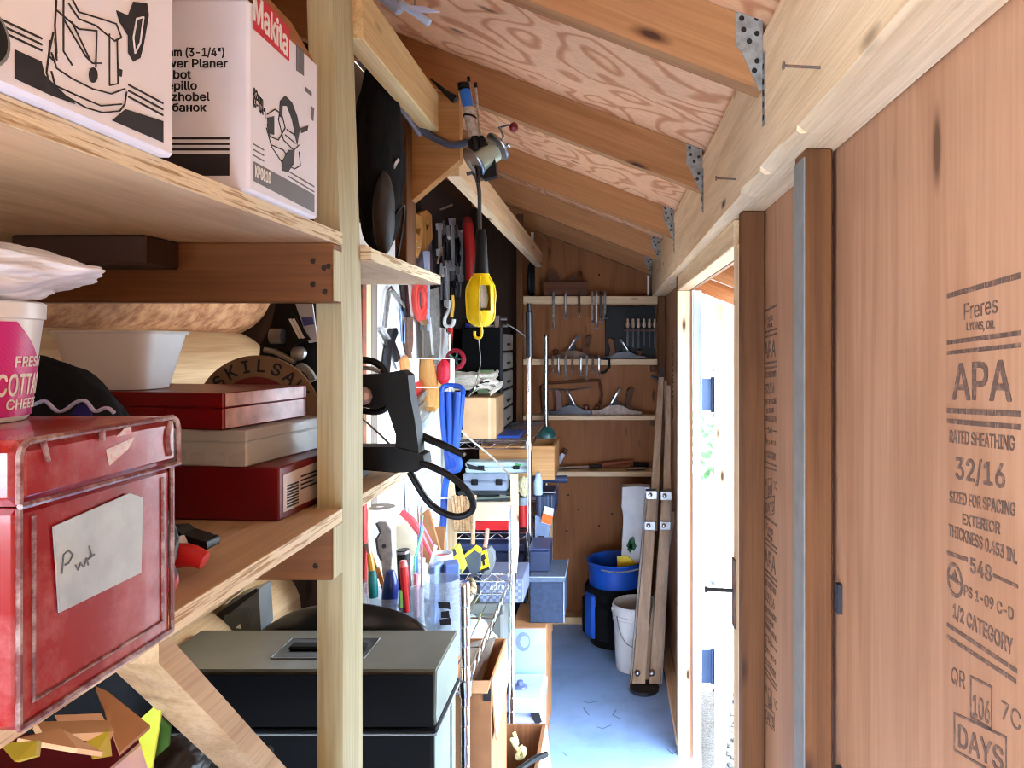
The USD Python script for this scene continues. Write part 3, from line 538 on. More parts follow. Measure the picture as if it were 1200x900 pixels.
lbm = fill_x([lb], SX + .0012, .0012); la_ = tx.add('paper_label', lbm, worn('taped_paper', (188, 206, 210), (158, 174, 184), .35, .45, .7, 10.), False, label='taped pale grey paper label')
tx.add('pencil_writing', art_x([[(72, 672), (74, 650), (80, 645), (85, 650), (80, 660), (76, 662)], [(88, 662), (91, 668), (94, 660), (97, 664)], [(98, 664), (101, 654), (103, 662)], [(104, 640), (107, 652), (102, 656), (110, 650)]], SX + .0026, .0009), plain('pencil', (96, 104, 116), .7), False, parent=la_)
tx.add('scrape', fill_x([[(124, 527), (158, 512), (150, 526), (128, 546)], [(136, 512), (153, 494), (154, 508)]], SX + .0042, .0003), worn('bare_metal', (214, 206, 202), (200, 120, 120), .4, .45, .62, 90.), False, label='bare scraped patch')
tx.end()
# tub of cottage cheese on the toolbox, bag on top of it
tu = T('cottage_cheese_tub', 'white and magenta cottage cheese tub on top of the toolbox', 'tub'); tc = np.array([-.519, .585, 1.5885])
R = lambda z: .0525 + .0105 * z / .094
tu.add('body', lathe([(0, 0), (.0505, 0), (R(0), .003), (R(.080), .080), (R(.08) + .002, .081), (R(.094) + .0008, .093), (R(.094) - .0015, .0945), (0, .094)], 48, tc), white_pl, 40)
def wrap(geom, r0, off, zb=0., m=40):             # a flat print (u along the rim, v up) bent round the tub
    g = extr(geom, .0004, lambda u, v, w: np.stack([u, v, w], 1)); g = g.subdivide_to_size(.008) if len(g.faces) < 4000 else g
    u, v, w = g.vertices.T; rr = R(v) + .0003 + w; a = u / .055 + off
    return trimesh.Trimesh(np.stack([tc[0] + rr * np.cos(a), tc[1] + rr * np.sin(a), tc[2] + v], 1), g.faces, process=False)
mag = plain('magenta_print', (206, 26, 128), .4)
tu.add('printed_sleeve', wrap(pg([(-.12, .004), (.10, .004), (.10, .044), (.045, .044), (.010, .078), (-.12, .078)]), .055, -.29), mag, False)
def wtext(s, u0, v0, w, h): 
    m = text(s, (0, 0, 0), (w, 0, 0), h, (0, 1, 0), .0003, True); u, v, k = m.vertices.T; u, v = u + u0, v + v0; rr = R(v) + .0009 + k; a = u / .055 - .29
    tu.add('lettering', trimesh.Trimesh(np.stack([tc[0] + rr * np.cos(a), tc[1] + rr * np.sin(a), tc[2] + v], 1), m.faces, process=False), white_paper, False)
wtext('FRESH', .0117, .043, .034, .008); wtext('COTTAGE', -.001, .021, .058, .016); wtext('CHEESE', .0077, .010, .042, .0075); tu.end()
mb = blob(tc + [.005, .0, .118], (.095, .07, .024), .35, 1.8, 4, 5, tc[2] + .0955); single('plastic_bag', mb, clear('film_white', (.93, .92, .94), .42, .25), 'crumpled translucent plastic bag lying on the cottage cheese tub', 'plastic bag')
# dark cloth bag behind, with an outlined print
cb = T('cloth_bag', 'slumped black cloth bag with a blue outlined print behind the toolbox', 'bag')
cb.add('body', blob((-.675, .83, 1.50), (.145, .085, .14), .12, 1.6, 11, 5, 1.4045), black_cloth); zc = []
cb.add('print', cat(tb([(14, 488, .70), (25, 478, .70), (40, 474, .70), (52, 470, .70), (68, 482, .70), (80, 478, .70), (88, 472, .70), (100, 470, .70), (112, 482, .70), (124, 478, .70), (134, 484, .70)], .0018, 6, 60)), plain('bag_print', (180, 184, 214), .7)); 
cb.add('print_fill', fr([(82, 486), (92, 473), (104, 475), (108, 488)], .705, .001), plain('bag_blue', (34, 34, 120), .8)); cb.add('print_fill', fr([(18, 492), (20, 480), (32, 480), (33, 492)], .702, .001), plain('bag_blue', (34, 34, 120), .8)); cb.end()
# stack: red carton with label, clear organiser, red case, white tub
def cornered(t, name, px, py0, py1, Y, wl, wr_, ang, m, r=.002, **k):   # a box whose near vertical edge stands at (px, py0..py1)
    c = q(px, py1, Y); h = (py1 - py0) * Y / F; b = rb(-wl, 0, 0, wr_, 0, h, r); b.apply_transform(trimesh.transformations.rotation_matrix(math.radians(ang), (0, 0, 1))); b.apply_translation([c[0], c[1], c[2]]); return t.add(name, b, m, **k)
def on_box(c, ang, geom, side, z0, off=.0004, t=.0006):     # flat print on the end face (side 'x') or long face ('y') of such a box
    ca, sa = math.cos(math.radians(ang)), math.sin(math.radians(ang)); ex, ey = np.array([ca, sa, 0]), np.array([-sa, ca, 0]); c = np.asarray(c)
    return decal(geom, c + [0, 0, z0] + (ex if side == 'x' else -ey) * off, ey if side == 'x' else ex, (0, 0, 1), t)
Yb = 1.035; cz = 1.4042; cpt = np.array([xy(327, Yb), Yb, cz]); H1 = .074
rc = T('labelled_carton', 'dark red carton with a barcode label at the bottom of the stack', 'box')
def cbox(t, nm, c, wl, wr_, h, ang, m, r=.002):
    b = rb(-wl, 0, 0, wr_, 0, h, r); b.apply_transform(trimesh.transformations.rotation_matrix(math.radians(ang), (0, 0, 1))); b.apply_translation(c); return t.add(nm, b, m)
b_ = cbox(rc, 'body', cpt, .20, .22, H1, -4, dark_red)
lbp = rc.add('label_sticker', on_box(cpt, -4, Polygon([(.010, .010), (.19, .010), (.20, .03), (.20, .05), (.17, .066), (.010, .062)]), 'x', 0), plain('sticker', (206, 190, 182), .55), False)
rc.add('barcode', kind='stuff', smooth=False, m=ink, parent=lbp, mesh=cat(on_box(cpt, -4, unary_union([sbox(.02 + .0, .014 + k * .0042, .052, .0165 + k * .0042) for k in range(8)] + [sbox(.06, .05 - .006 * k, .12 - .01 * (k % 3), .0525 - .006 * k) for k in range(4)] + [sbox(.14, .02 + .007 * k, .185, .024 + .007 * k) for k in range(4)]), 'x', 0, .0012)))
rc.add('sleeve_edge', decal(sbox(-.205, .002, -.168, H1 - .002), cpt - [.0, .0006 + .012, 0], (1, -.06, 0), (0, 0, 1), .0006), cardboard_d, False); rc.end()
cp2 = cpt + [-.045, .0, H1 + .0006]; og = T('parts_organiser', 'clear plastic parts organiser between two red boxes', 'organiser')
clr = clear('clear_styrene', (.86, .88, .86), .45, .15); cbox(og, 'tray', cp2, .19, .22, .034, -8, clr); cbox(og, 'lid', cp2 + [0, 0, .0342], .192, .222, .016, -8, clr)
dv_ = []
for k in range(7): b = bx(-.185 + k * .03, -.183 + k * .03, .004, .215, .002, .024); b.apply_transform(trimesh.transformations.rotation_matrix(math.radians(-8), (0, 0, 1))); b.apply_translation(cp2); og.add('divider', b, plain('divider_white', (188, 192, 184), .4))
for k in range(5): b = rb(-.17 + k * .034, -.150 + k * .034, .01, .19, .002, .015); b.apply_transform(trimesh.transformations.rotation_matrix(math.radians(-8), (0, 0, 1))); b.apply_translation(cp2); og.add('small_part', b, (steel, rust, galv)[k % 3])
og.end()
cp3 = cp2 + [-.032, .0, .0510]; rcs = T('flat_red_case', 'flat red case with a pale glare painted on its end on top of the organiser', 'case')
cbox(rcs, 'body', cp3, .30, .20, .030, -10, plain('case_red', (128, 14, 24), .35)); cbox(rcs, 'lid', cp3 + [0, 0, .0304], .302, .202, .021, -10, plain('case_red', (128, 14, 24), .35))
rcs.add('end_sheet', on_box(cp3, -10, sbox(.004, .002, .19, .029).union(sbox(.004, .032, .19, .050)), 'x', 0), plain('end_glare_pink', (214, 178, 176), .4, 0, .2, 40.), False); rcs.end()  # white glare on the case end, put into the colour
Yt = 1.13; ct = np.array([xy(139, Yt) + .012, Yt - .01, 1.5825]); wt = T('food_tub', 'white translucent plastic food tub on top of the flat red case', 'tub')
def rrect(a, b, r): return sbox(-a, -b, a, b).buffer(-r).buffer(r, 6)
def tubwall(a0, b0, a1, b1, h, r, th=.0016):
    o = [np.array(rrect(a, b, r).exterior.coords)[:-1] for a, b in ((a0, b0), (a1, b1), (a1 - th, b1 - th), (a0 - th, b0 - th))]; n = len(o[0]); zz = (0, h, h, th); V = np.vstack([np.c_[c, np.full(n, z)] for c, z in zip(o, zz)]); Fc = []
    for k in range(3):
        for s in range(n): a, b = k * n + s, k * n + (s + 1) % n; Fc += [[a, b, b + n], [a, b + n, a + n]]
    V = np.vstack([V, [0, 0, 0], [0, 0, th]]); Fc += [[4 * n, (s + 1) % n, s] for s in range(n)] + [[4 * n + 1, 3 * n + s, 3 * n + (s + 1) % n] for s in range(n)]
    m = trimesh.Trimesh(V, Fc, process=False); m.fix_normals(); return m
tw = tubwall(.055, .04, .072, .056, .082, .02); tw.apply_translation(ct); milky = clear('milky_plastic', (.93, .93, .92), .25, .3); wt.add('body', tw, milky, 40)
rim_ = np.array(rrect(.074, .058, .021).exterior.coords)[:-1]; wt.add('rim', tube(np.c_[rim_, np.full(len(rim_), .083)] + ct, .0026, 6, True), milky); wt.end()
# patterned cap, pliers and clamp on the shelf behind the toolbox
blob_ = blob((-.470, .735, 1.450), (.040, .042, .052), .12, 3, 21, 4, 1.4045); kn = T('patterned_cap', 'dark cap with a blue and red pattern behind the toolbox', 'cap')
kn.add('crown', blob_, worn('cap_print', (36, 44, 48), (120, 140, 150), .8, .52, .58, 26.)); kn.add('peak', blob((-.455, .72, 1.425), (.035, .03, .02), .1, 3, 2, 3), worn('cap_peak', (150, 40, 50), (50, 60, 70), .7, .5, .55, 40.)); kn.end()
pl = T('locking_pliers', 'black locking pliers lying on the lower shelf beside the toolbox', 'pliers')
pl.add('jaw', fr([(178, 622), (205, 620), (213, 626), (232, 632), (236, 634), (242, 633), (243, 645), (235, 647), (214, 646), (176, 644)], .785, .026, .004), black); pl.add('pivot', cyl(q(214, 634, .783), q(214, 634, .786), .006), steel); pl.add('screw', tb([(226, 640, .79), (236, 640, .79)], .006, 8), steel); pl.end()
cl = T('trigger_clamp', 'red plastic clamp handle lying under the black pliers', 'clamp')
cl.add('handle', tb([(172, 660, .78), (196, 654, .775), (222, 651, .77), (240, 657, .77)], [.012, .013, .0125, .009], 12, 16), red_pl); cl.add('handle', tb([(176, 660, .745), (190, 672, .74), (198, 684, .735), (194, 694, .73)], [.012, .011, .010, .006], 12, 16), plain('faded_red', (214, 96, 104), .45)); cl.end()
# saw blade pack, drill box, machine behind
Yd = 1.33; dc = np.array([xy(301, Yd), Yd, 1.4042 + .112]); sk = T('saw_blade_pack', 'round brown cardboard saw blade pack with dark letters along its rim', 'saw blade')
disc = Point(0, 0).buffer(.112, 24); pm = sk.add('backing_card', extr(disc, .006, lambda u, v, w: dc + np.stack([u, w, v], 1)), plain('kraft_brown', (146, 112, 80), .7)); sk.add('inner_disc', extr(Point(0, 0).buffer(.074, 20).difference(Point(0, 0).buffer(.01)), .003, lambda u, v, w: dc + np.stack([u, -w, v], 1)), plain('disc_red', (122, 28, 26), .5))
for k, ch in enumerate('SKILSAW'):
    th = math.radians(136 - k * 17); tm = meshkit.text_mesh(ch, .021, .0008, True); v = tm.vertices; v = v - [(v[:, 0].min() + v[:, 0].max()) / 2, 0, 0]; ud = np.array([math.sin(th), 0, -math.cos(th)]); vd = np.array([math.cos(th), 0, math.sin(th)])
    sk.add('letter', trimesh.Trimesh(dc + vd * .083 + v[:, :1] * ud + v[:, 1:2] * vd + v[:, 2:3] * np.array([0, -1, 0]) - [0, .0002, 0], tm.faces, process=False), ink, False)
sk.end()
Ym = 1.52; mc = T('router', 'black power tool with a bright steel collar behind the blade pack', 'power tool')
mc.add('body', fr([(305, 404), (318, 380), (324, 352), (372, 352), (372, 470), (300, 470)], Ym, .10, .004), black); mc.add('collar', cyl(q(318, 394, Ym - .012), q(332, 394, Ym - .012), .016), steel); mc.add('bail', tb([(310, 410, Ym - .02), (322, 412, Ym - .02), (346, 424, Ym - .02)], .006, 8), steel); mc.add('knob', blob(q(350, 414, Ym - .02), (.016, .014, .015), .02, 2, 1, 3), steel)
mc.add('strap', tb([(348, 436, Ym - .02), (352, 430, Ym - .02), (362, 436, Ym - .02), (368, 446, Ym - .02)], .008, 8, 14), galv); mc.add('foot', rb(xy(300, Ym), xy(374, Ym), Ym, Ym + .1, 1.4042, zy(470, Ym)), black); mc.end()
pk = T('drill_bit_packet', 'tilted black and white tool packet behind the post', 'packet')
pk.add('card', fr([(330, 372), (342, 366), (364, 398), (346, 404)], Ym - .032, .004), black); pk.add('print', cat([fr([(338 + k * 4, 374 + k * 0), (341 + k * 4, 373), (353 + k * 4, 396), (350 + k * 4, 397)], Ym - .0330, .0008) for k in (0, 1)]), white_paper); pk.add('backing', fr([(346, 356), (366, 356), (372, 400), (362, 402)], Ym - .02, .004), plain('packet_white', (206, 208, 216), .6)); pk.add('print', fr([(353, 372), (366, 371), (368, 380), (356, 382)], Ym - .0215, .001), plain('packet_blue', (84, 88, 160), .6)); pk.end()
# open carton of scraps under the shelf
oc = T('scrap_carton', 'open carton crammed with packing paper and scraps below the toolbox', 'box'); zb_ = .9745; pink = plain('pale_pink_card', (226, 190, 200), .6)
x0, x1, y0, y1, zt = -.70, -.462, .46, .76, 1.255
oc.add('wall_panel', bx(x1 - .004, x1, y0, y1, zb_, zt), pink); oc.add('wall_panel', bx(x0, x0 + .004, y0, y1, zb_, zt), pink); oc.add('wall_panel', bx(x0, x1, y1 - .004, y1, zb_, zt), dark_red); oc.add('wall_panel', bx(x0, x1, y0, y0 + .004, zb_, zt - .02), dark_red); oc.add('bottom', bx(x0, x1, y0, y1, zb_, zb_ + .004), cardboard); oc.end()
def sheet(pts, t=.0015):
    p = np.array(pts); n = np.cross(p[1] - p[0], p[2] - p[0]); n /= np.linalg.norm(n); return trimesh.convex.convex_hull(np.vstack([p - n * t, p + n * t]))
ye = plain('yellow_green_paper', (206, 226, 66), .6)
single('paper_sheet', sheet([q(158, 848, .74), q(192, 818, .74), q(176, 905, .74), q(178, 905, .74)]), ye, 'bright yellow green paper sheet pointing out of the scrap carton', 'paper')
single('paper_sheet', sheet([q(186, 838, .775), q(200, 850, .775), q(198, 874, .775), q(180, 890, .775)]), plain('green_paper', (70, 120, 40), .6), 'dark green paper sheet at the back of the scrap carton', 'paper')
for i, (pts, lab) in enumerate((([(64, 838, .66), (118, 836, .68), (130, 858, .68), (70, 850, .66)], 'flat brown paper scrap lying highest in the scrap carton'), ([(40, 850, .62), (126, 848, .66), (132, 862, .64), (50, 866, .60)], 'long brown paper scrap across the scrap carton'), ([(112, 806, .70), (126, 812, .70), (176, 852, .69), (140, 884, .66)], 'brown paper wedge standing against the carton wall'), ([(20, 868, .58), (70, 856, .6), (120, 884, .6), (90, 880, .58)], 'thin brown paper strip near the toolbox corner'))):
    single('paper_scrap', sheet([q(*p) for p in pts], .003), cardboard if i % 2 else cardboard_d, lab, 'paper', 'brown paper scraps in the carton')
single('yellow_packet', sheet([q(100, 862, .63), q(128, 855, .64), q(131, 884, .64), q(108, 888, .62)], .004), plain('dull_yellow', (170, 150, 30), .6), 'dull yellow packet between the brown paper scraps', 'packet')
single('yellow_packet', sheet([q(2, 872, .56), q(46, 868, .565), q(44, 886, .56), q(20, 893, .55)], .004), plain('dull_yellow', (170, 150, 30), .6), 'dull yellow packet under the toolbox corner', 'packet')
gy, gz = np.meshgrid(np.linspace(.85, 1.56, 26), np.linspace(.3, 1.345, 22)); wv = -.925 + .012 * np.sin(gy * 34 + gz * 5) * (.6 + .4 * np.sin(gz * 9))  # wavy black sheet added to give the shade under the lower shelf
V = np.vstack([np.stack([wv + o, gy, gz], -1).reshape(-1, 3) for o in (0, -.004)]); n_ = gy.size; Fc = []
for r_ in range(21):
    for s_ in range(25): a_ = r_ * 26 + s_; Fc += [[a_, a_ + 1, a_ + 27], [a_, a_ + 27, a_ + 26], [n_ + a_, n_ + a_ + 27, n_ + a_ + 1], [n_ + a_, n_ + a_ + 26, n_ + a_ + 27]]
tm_ = trimesh.Trimesh(V, Fc, process=False); single('tarpaulin', tm_, black_cloth, 'black sheet added for the shade on the logs below the lower shelf', 'tarpaulin')
single('small_box', rb(-.63, -.47, .87, 1.05, .9747, zy(897, .95) - .026, .004), black, 'small black box under the leather glove behind the scrap carton', 'box')
single('work_glove', blob(q(208, 897, .95), (.036, .05, .032), .2, 2., 9, 4), worn('dark_leather', (34, 30, 29), (70, 62, 58), .6, .5, .8, 30.), 'dark leather work glove lying on a small black box behind the scrap carton', 'glove')

# ------------------------------------------------------------------ rolling tool chest behind the post
chest_top = worn('chest_lid_grey', (86, 84, 72), (98, 94, 80), .45, .4, .7, 6.); chest_black = plain('chest_black', (8, 8, 9), .7, 0., .1, 9., .15)
ch = T('tool_chest', 'tall rolling tool chest with a grey lid and black body behind the post', 'tool chest')
CXL, CXR, CY0, CY1 = -.985, -.372, 1.59, 1.812; ztop = zy(785, CY0)
lidp = [(CY0, ztop - .004), (CY0 + .004, ztop), (CY1 - .004, ztop), (CY1, ztop - .004), (CY1 + .006, ztop - .10), (CY1, ztop - .118), (CY0, ztop - .118), (CY0 - .006, ztop - .105), (CY0 - .010, ztop - .09), (CY0 - .004, ztop - .07)]
ch.add('lid', extr(pg(lidp), CXR - CXL, lambda u, v, w: np.stack([CXL + w, u, v], 1)), chest_top)
ch.add('lid_front', rb(CXL + .002, CXR - .002, CY0 - .0125, CY0 - .0105, ztop - .115, ztop - .006, .001), chest_black) ; ch.add('lid_end', extr(pg(lidp).buffer(-.004), .003, lambda u, v, w: np.stack([CXR + w, u, v], 1)), plain('chest_end_lit_grey', (128, 138, 128), .4))  # light falling on the chest end is put into its grey
ch.add('lid_rim', rb(CXL - .004, CXR + .006, CY0 - .016, CY1 + .008, ztop - .128, ztop - .1185, .003), chest_black); ch.add('lid_gasket', rb(CXL - .003, CXR + .007, CY0 - .014, CY1 + .007, ztop - .133, ztop - .1285, .001), plain('gasket_grey', (132, 136, 136), .4))
hx0, hx1 = -.745, -.54
ch.add('handle_well', cat(bx(hx0, hx1, 1.645, 1.755, ztop + .0002, ztop + .0012)), plain('well_dark', (34, 33, 31), .5)); ch.add('carry_handle', cat(rb(hx0 + .02, hx1 - .015, 1.685, 1.715, ztop + .0015, ztop + .010, .003)), chest_black)
ch.add('handle_frame', cat(tube([(hx0, 1.645, ztop + .002), (hx1, 1.645, ztop + .002), (hx1, 1.755, ztop + .002), (hx0, 1.755, ztop + .002)], .002, 6, True)), plain('gasket_grey', (132, 136, 136), .4))
ch.add('body', rb(CXL + .004, CXR - .004, CY0 - .002, CY1 - .004, .06, ztop - .134, .006), chest_black)
ch.add('end_panel', rb(CXR - .0038, CXR - .001, CY0 + .004, CY1 - .070, .08, ztop - .14, .001), plain('chest_end_lit_grey', (128, 138, 128), .4)); ch.add('end_panel', rb(CXR - .0038, CXR - .001, CY1 - .050, CY1 - .012, .08, ztop - .14, .001), plain('chest_end_lit_grey', (128, 138, 128), .4))
for i, z in enumerate((.70, .52, .36)): ch.add('drawer_rail', rb(CXL + .02, CXR - .02, CY0 - .008, CY0 - .0025, z, z + .010, .002), plain('rail_grey', (54, 50, 46), .5))
for z in (.60, .44): ch.add('latch', rb(-.60, -.55, CY0 - .012, CY0 - .0025, z, z + .05, .003), plain('rail_grey', (54, 50, 46), .5))
for x in (CXL + .05, CXR - .05): ch.add('wheel', cat([cyl((x - .012, y, .03), (x + .012, y, .03), .03, 18) for y in (CY0 + .04, CY1 - .04)]), black)
ch.end()
single('helmet', cat(blob((-.655, 1.852, .905), (.215, .031, .103), .03, 2, 8, 4, .8005)), plain('shiny_black', (18, 18, 20), .25), 'rounded shiny black hard shell lying behind the tool chest', 'helmet')
dr = T('cordless_charger', 'grey angular charger leaning on the logs behind the tool chest', 'charger')
dr.add('body', fr([(236, 740), (272, 702), (303, 690), (306, 740)], 1.93, .07, .004), plain('charger_grey', (96, 98, 96), .45)); dr.add('dark_edge', fr([(234, 738), (256, 718), (299, 690), (303, 692), (270, 718), (250, 738)], 1.925, .006), black); dr.add('front_panel', fr([(262, 722), (290, 712), (294, 738), (262, 738)], 1.924, .005, .003), plain('charger_panel', (70, 74, 74), .4)); dr.add('logo', fr([(276, 736), (281, 731), (283, 737)], 1.9225, .001), white_paper); dr.add('foot', rb(xy(238, 1.93), xy(304, 1.93), 1.93, 2.0, .80, zy(740, 1.93)), black); dr.end()
# low bench under helmet, charger and the jars' left ends
be = T('low_bench', 'low plank bench between the tool chest and the wire shelf', 'bench'); be.add('bench_top', rb(-.94, -.745, 1.845, 2.09, .772, .80, .002), pine_x); be.add('bench_top', rb(-.745, -.42, 1.845, 1.87, .772, .80, .002), pine_x)
for x in (-.93, -.79): be.add('bench_leg', rb(x, x + .035, 1.86, 1.90, 0, .7715, .002), pine_z)
be.end()

# ------------------------------------------------------------------ chrome wire shelving, two units
def wire_shelf(t, x0, x1, y0, y1, z, along='y', n=11, cross=3):
    r = .0026; W = []
    for x in (x0, x1):
        for dz in (0, -.028): W.append(cyl((x, y0, z + dz), (x, y1, z + dz), r + .0006, 6))
    for y in (y0, y1):
        for dz in (0, -.028): W.append(cyl((x0, y, z + dz), (x1, y, z + dz), r + .0006, 6))
    def zig(a, b, k):
        a, b = np.array(a), np.array(b); p = [a + (b - a) * i / k + [0, 0, -.028 * (i % 2)] for i in range(k + 1)]; return tube(p, .0018, 5)
    rails = t.add('shelf_rail', cat(W), chrome); 
    t.add('zigzag_wire', cat(zig((x0, y0, z), (x0, y1, z), 24), zig((x1, y0, z), (x1, y1, z), 24), zig((x0, y0, z), (x1, y0, z), 10), zig((x0, y1, z), (x1, y1, z), 10)), chrome, parent=rails, kind='stuff')
    ws = [cyl((x, y0, z + .003), (x, y1, z + .003), .0019, 5) for x in np.linspace(x0, x1, n)[1:-1]] if along == 'y' else [cyl((x0, y, z + .003), (x1, y, z + .003), .0019, 5) for y in np.linspace(y0, y1, n)[1:-1]]
    cr = [cyl((x0, y, z - .001), (x1, y, z - .001), .0026, 5) for y in np.linspace(y0, y1, cross + 2)[1:-1]] if along == 'y' else [cyl((x, y0, z - .001), (x, y1, z - .001), .0026, 5) for x in np.linspace(x0, x1, cross + 2)[1:-1]]
    t.add('shelf_wire', cat(ws, cr), chrome, parent=rails, kind='stuff')
    for x in (x0, x1):
        for y in (y0, y1): t.add('collar', lathe([(.0133, -.034), (.0165, -.034), (.0185, .006), (.0133, .006)], 16, (x, y, z)), chrome, parent=rails)
def post(t, x, y, h, r=.0127):
    pr = [(0, 0.006), (r, .006)]
    for k in range(int(h / .05)): z = .03 + k * .05; pr += [(r, z), (r - .0009, z + .0015), (r - .0009, z + .003), (r, z + .0045)]
    pr += [(r, h - .012), (r, h - .008), (r * .8, h), (0, h)]; p = t.add('post', lathe(pr, 18, (x, y, 0)), chrome, 25); t.add('foot', lathe([(0, 0), (.019, 0), (.019, .008), (.008, .012), (.008, .03), (0, .03)], 16, (x, y, 0)), black, parent=p)
wa = T('wire_shelf', 'low chrome wire shelf beside the tool chest holding jars and tape measures', 'wire shelf')
XR, XL = -.37, -.72
for x in (XL, XR):
    for y in (1.905, 2.80): post(wa, x, y, 1.045)
wire_shelf(wa, XL, XR, 1.905, 2.80, .79, 'y', 10, 3); wa.end()
wu = T('wire_shelf', 'tall chrome wire shelf in the far corner carrying cases and boxes', 'wire shelf')
for x in (-.735, XR):
    for y in (3.40, 4.28): post(wu, x, y, 1.70)
for z in (1.2, .79, .40): wire_shelf(wu, -.735, XR, 3.40, 4.28, z, 'x', 22, 2)
wu.add('post_sleeve', lathe([(.0130, 1.585), (.017, 1.585), (.017, 1.79), (.009, 1.795), (.009, 1.83), (0, 1.83)], 16, (XR, 3.40, 0)), plain('dark_sleeve', (46, 46, 52), .3, .5), label='dark threaded top of the post'); wu.end()

# things on the low wire shelf
ZJ = .7952
plast = clear('clear_jar', (.80, .84, .88), .86, .05)
def jar(name, label, px, Y, r, ztop_, m=plast, ribs=4):
    x = xy(px, Y); h = ztop_ - ZJ; t = T(name, label, 'jar'); pr = [(0, 0), (r * .94, 0), (r, .006), (r, h * .62), (r * .93, h * .68)]
    for k in range(ribs): z = h * (.70 + .28 * k / ribs); pr += [(r * .93, z), (r * .985, z + h * .02), (r * .93, z + h * .04)]
    pr += [(r * .93, h), (r * .93 - .0015, h), (r * .9, h * .68), (r - .0015, h * .6), (r - .0015, .008), (0, .004)]
    t.add('body', lathe(pr, 32, (x, Y, ZJ)), m, 40); return t, x
j1, jx = jar('plastic_jar', 'wide clear jar crammed with screwdrivers, markers and big pliers', 462, 2.05, .074, .972); j1.end()
j2, jx2 = jar('plastic_jar', 'square shouldered clear jar with ribbed neck and dark printed label', 518, 2.06, .052, 1.006)
Yj = 2.06 - .0535; j2.add('label_print', cat(fr([(513, 706), (527, 706), (528, 714), (514, 712)], Yj, .0008), fr([(517, 717), (526, 716), (527, 724), (517, 724)], Yj, .0008), fr([(515, 726), (528, 724), (528, 732), (516, 733)], Yj, .0008)), ink, False, kind='stuff'); j2.end()
jc, _ = jar('plastic_jar', 'small ribbed clear jar half hidden behind the pale post', 422, 1.985, .020, zy(682, 1.985), plast, 6); jc.end()
jd, _ = jar('plastic_jar', 'low clear cup with markers between the two larger jars', 489, 1.955, .020, zy(688, 1.955), plast, 3); jd.end()
sd_ = T('screwdriver', 'screwdriver with a thick dark blue handle standing in the wide jar', 'screwdriver'); sd_.add('handle', tb([(456, 720, 2.03), (457, 695, 2.03), (458, 682, 2.03), (457, 669, 2.03)], [.018, .021, .021, .012], 14, 14), plain('dark_blue_handle', (20, 40, 110), .3)); sd_.add('blade', tb([(456, 720, 2.03), (455, 740, 2.03)], .004), steel); sd_.end()
sd_ = T('screwdriver', 'screwdriver with a teal and amber handle beside the pale post', 'screwdriver'); sd_.add('handle', tb([(438, 700, 2.0), (437, 684, 2.0), (436, 668, 2.0)], [.012, .013, .010], 12, 12), plain('teal_handle', (20, 120, 120), .3)); sd_.add('ferrule', tb([(436, 668, 2.0), (433, 648, 2.0)], [.010, .007], 10), plain('amber', (206, 140, 24), .3)); sd_.add('tip', tb([(433, 648, 2.0), (431, 636, 2.0)], .004), steel); sd_.end()
wr2 = T('slip_joint_pliers', 'big grey adjustable pliers with open jaw standing in the wide jar', 'pliers')
wr2.add('jaw', fr([(441, 612), (452, 612), (458, 622), (459, 650), (457, 672), (456, 690), (450, 690), (447, 660), (445, 655), (441, 633), (447, 625)], 2.08, .010, .003), worn('pliers_grey', (150, 144, 140), (120, 112, 108), .35, .4, .7, 60.)); wr2.add('dark_jaw_edge', tb([(441, 613, 2.078), (446, 624, 2.078), (441, 632, 2.078), (443, 648, 2.078), (447, 657, 2.078)], .003, 6), dark_steel); wr2.add('pivot', cyl(q(450, 640, 2.078), q(450, 640, 2.08), .006), dark_steel); wr2.end()
pn = T('pen', 'red capped marker standing in the wide jar', 'pen'); pn.add('barrel', tb([(478, 716, 2.0), (475, 690, 2.0), (473, 664, 2.0)], .0115, 12), red_pl); pn.add('cap', tb([(473, 664, 2.0), (472.5, 657, 2.0)], [.0118, .009], 12), plain('pale_red', (240, 120, 120), .3)); pn.end()
tbk = T('flashlight', 'black tube flashlight standing behind the red marker', 'flashlight'); tbk.add('barrel', tb([(476, 716, 2.10), (474, 680, 2.10), (472, 644, 2.10)], .018, 16), black); tbk.add('ring', tb([(472.3, 648, 2.10), (472.1, 645, 2.10)], .019, 16), steel); tbk.end()
single('marker', tb([(488, 722, 2.0), (487, 695, 2.0), (489, 672, 2.0)], .0085, 10), plain('pink_marker', (232, 160, 176), .4), 'pale pink marker in the low cup', 'pen'); single('marker', tb([(470, 712, 1.995), (470, 692, 1.995)], .007, 10), plain('lime_marker', (150, 210, 100), .4), 'lime green marker at the jar wall', 'pen')
single('worn_chisel', fr([(426, 636), (432, 640), (446, 676), (441, 678)], 2.11, .006), weathered, 'worn flat blade leaning beside the pale post', 'chisel')
single('putty_knife', fr([(440, 668), (444, 664), (452, 690), (448, 692)], 2.045, .005), plain('orange_tool', (206, 130, 60), .4), 'orange handled putty knife in the wide jar', 'knife')
single('red_tube', tb([(425.5, 572, 2.12), (426, 640, 2.12), (426, 700, 2.12)], .010, 10), red_pl, 'red plastic tube standing right behind the pale post', 'tube')
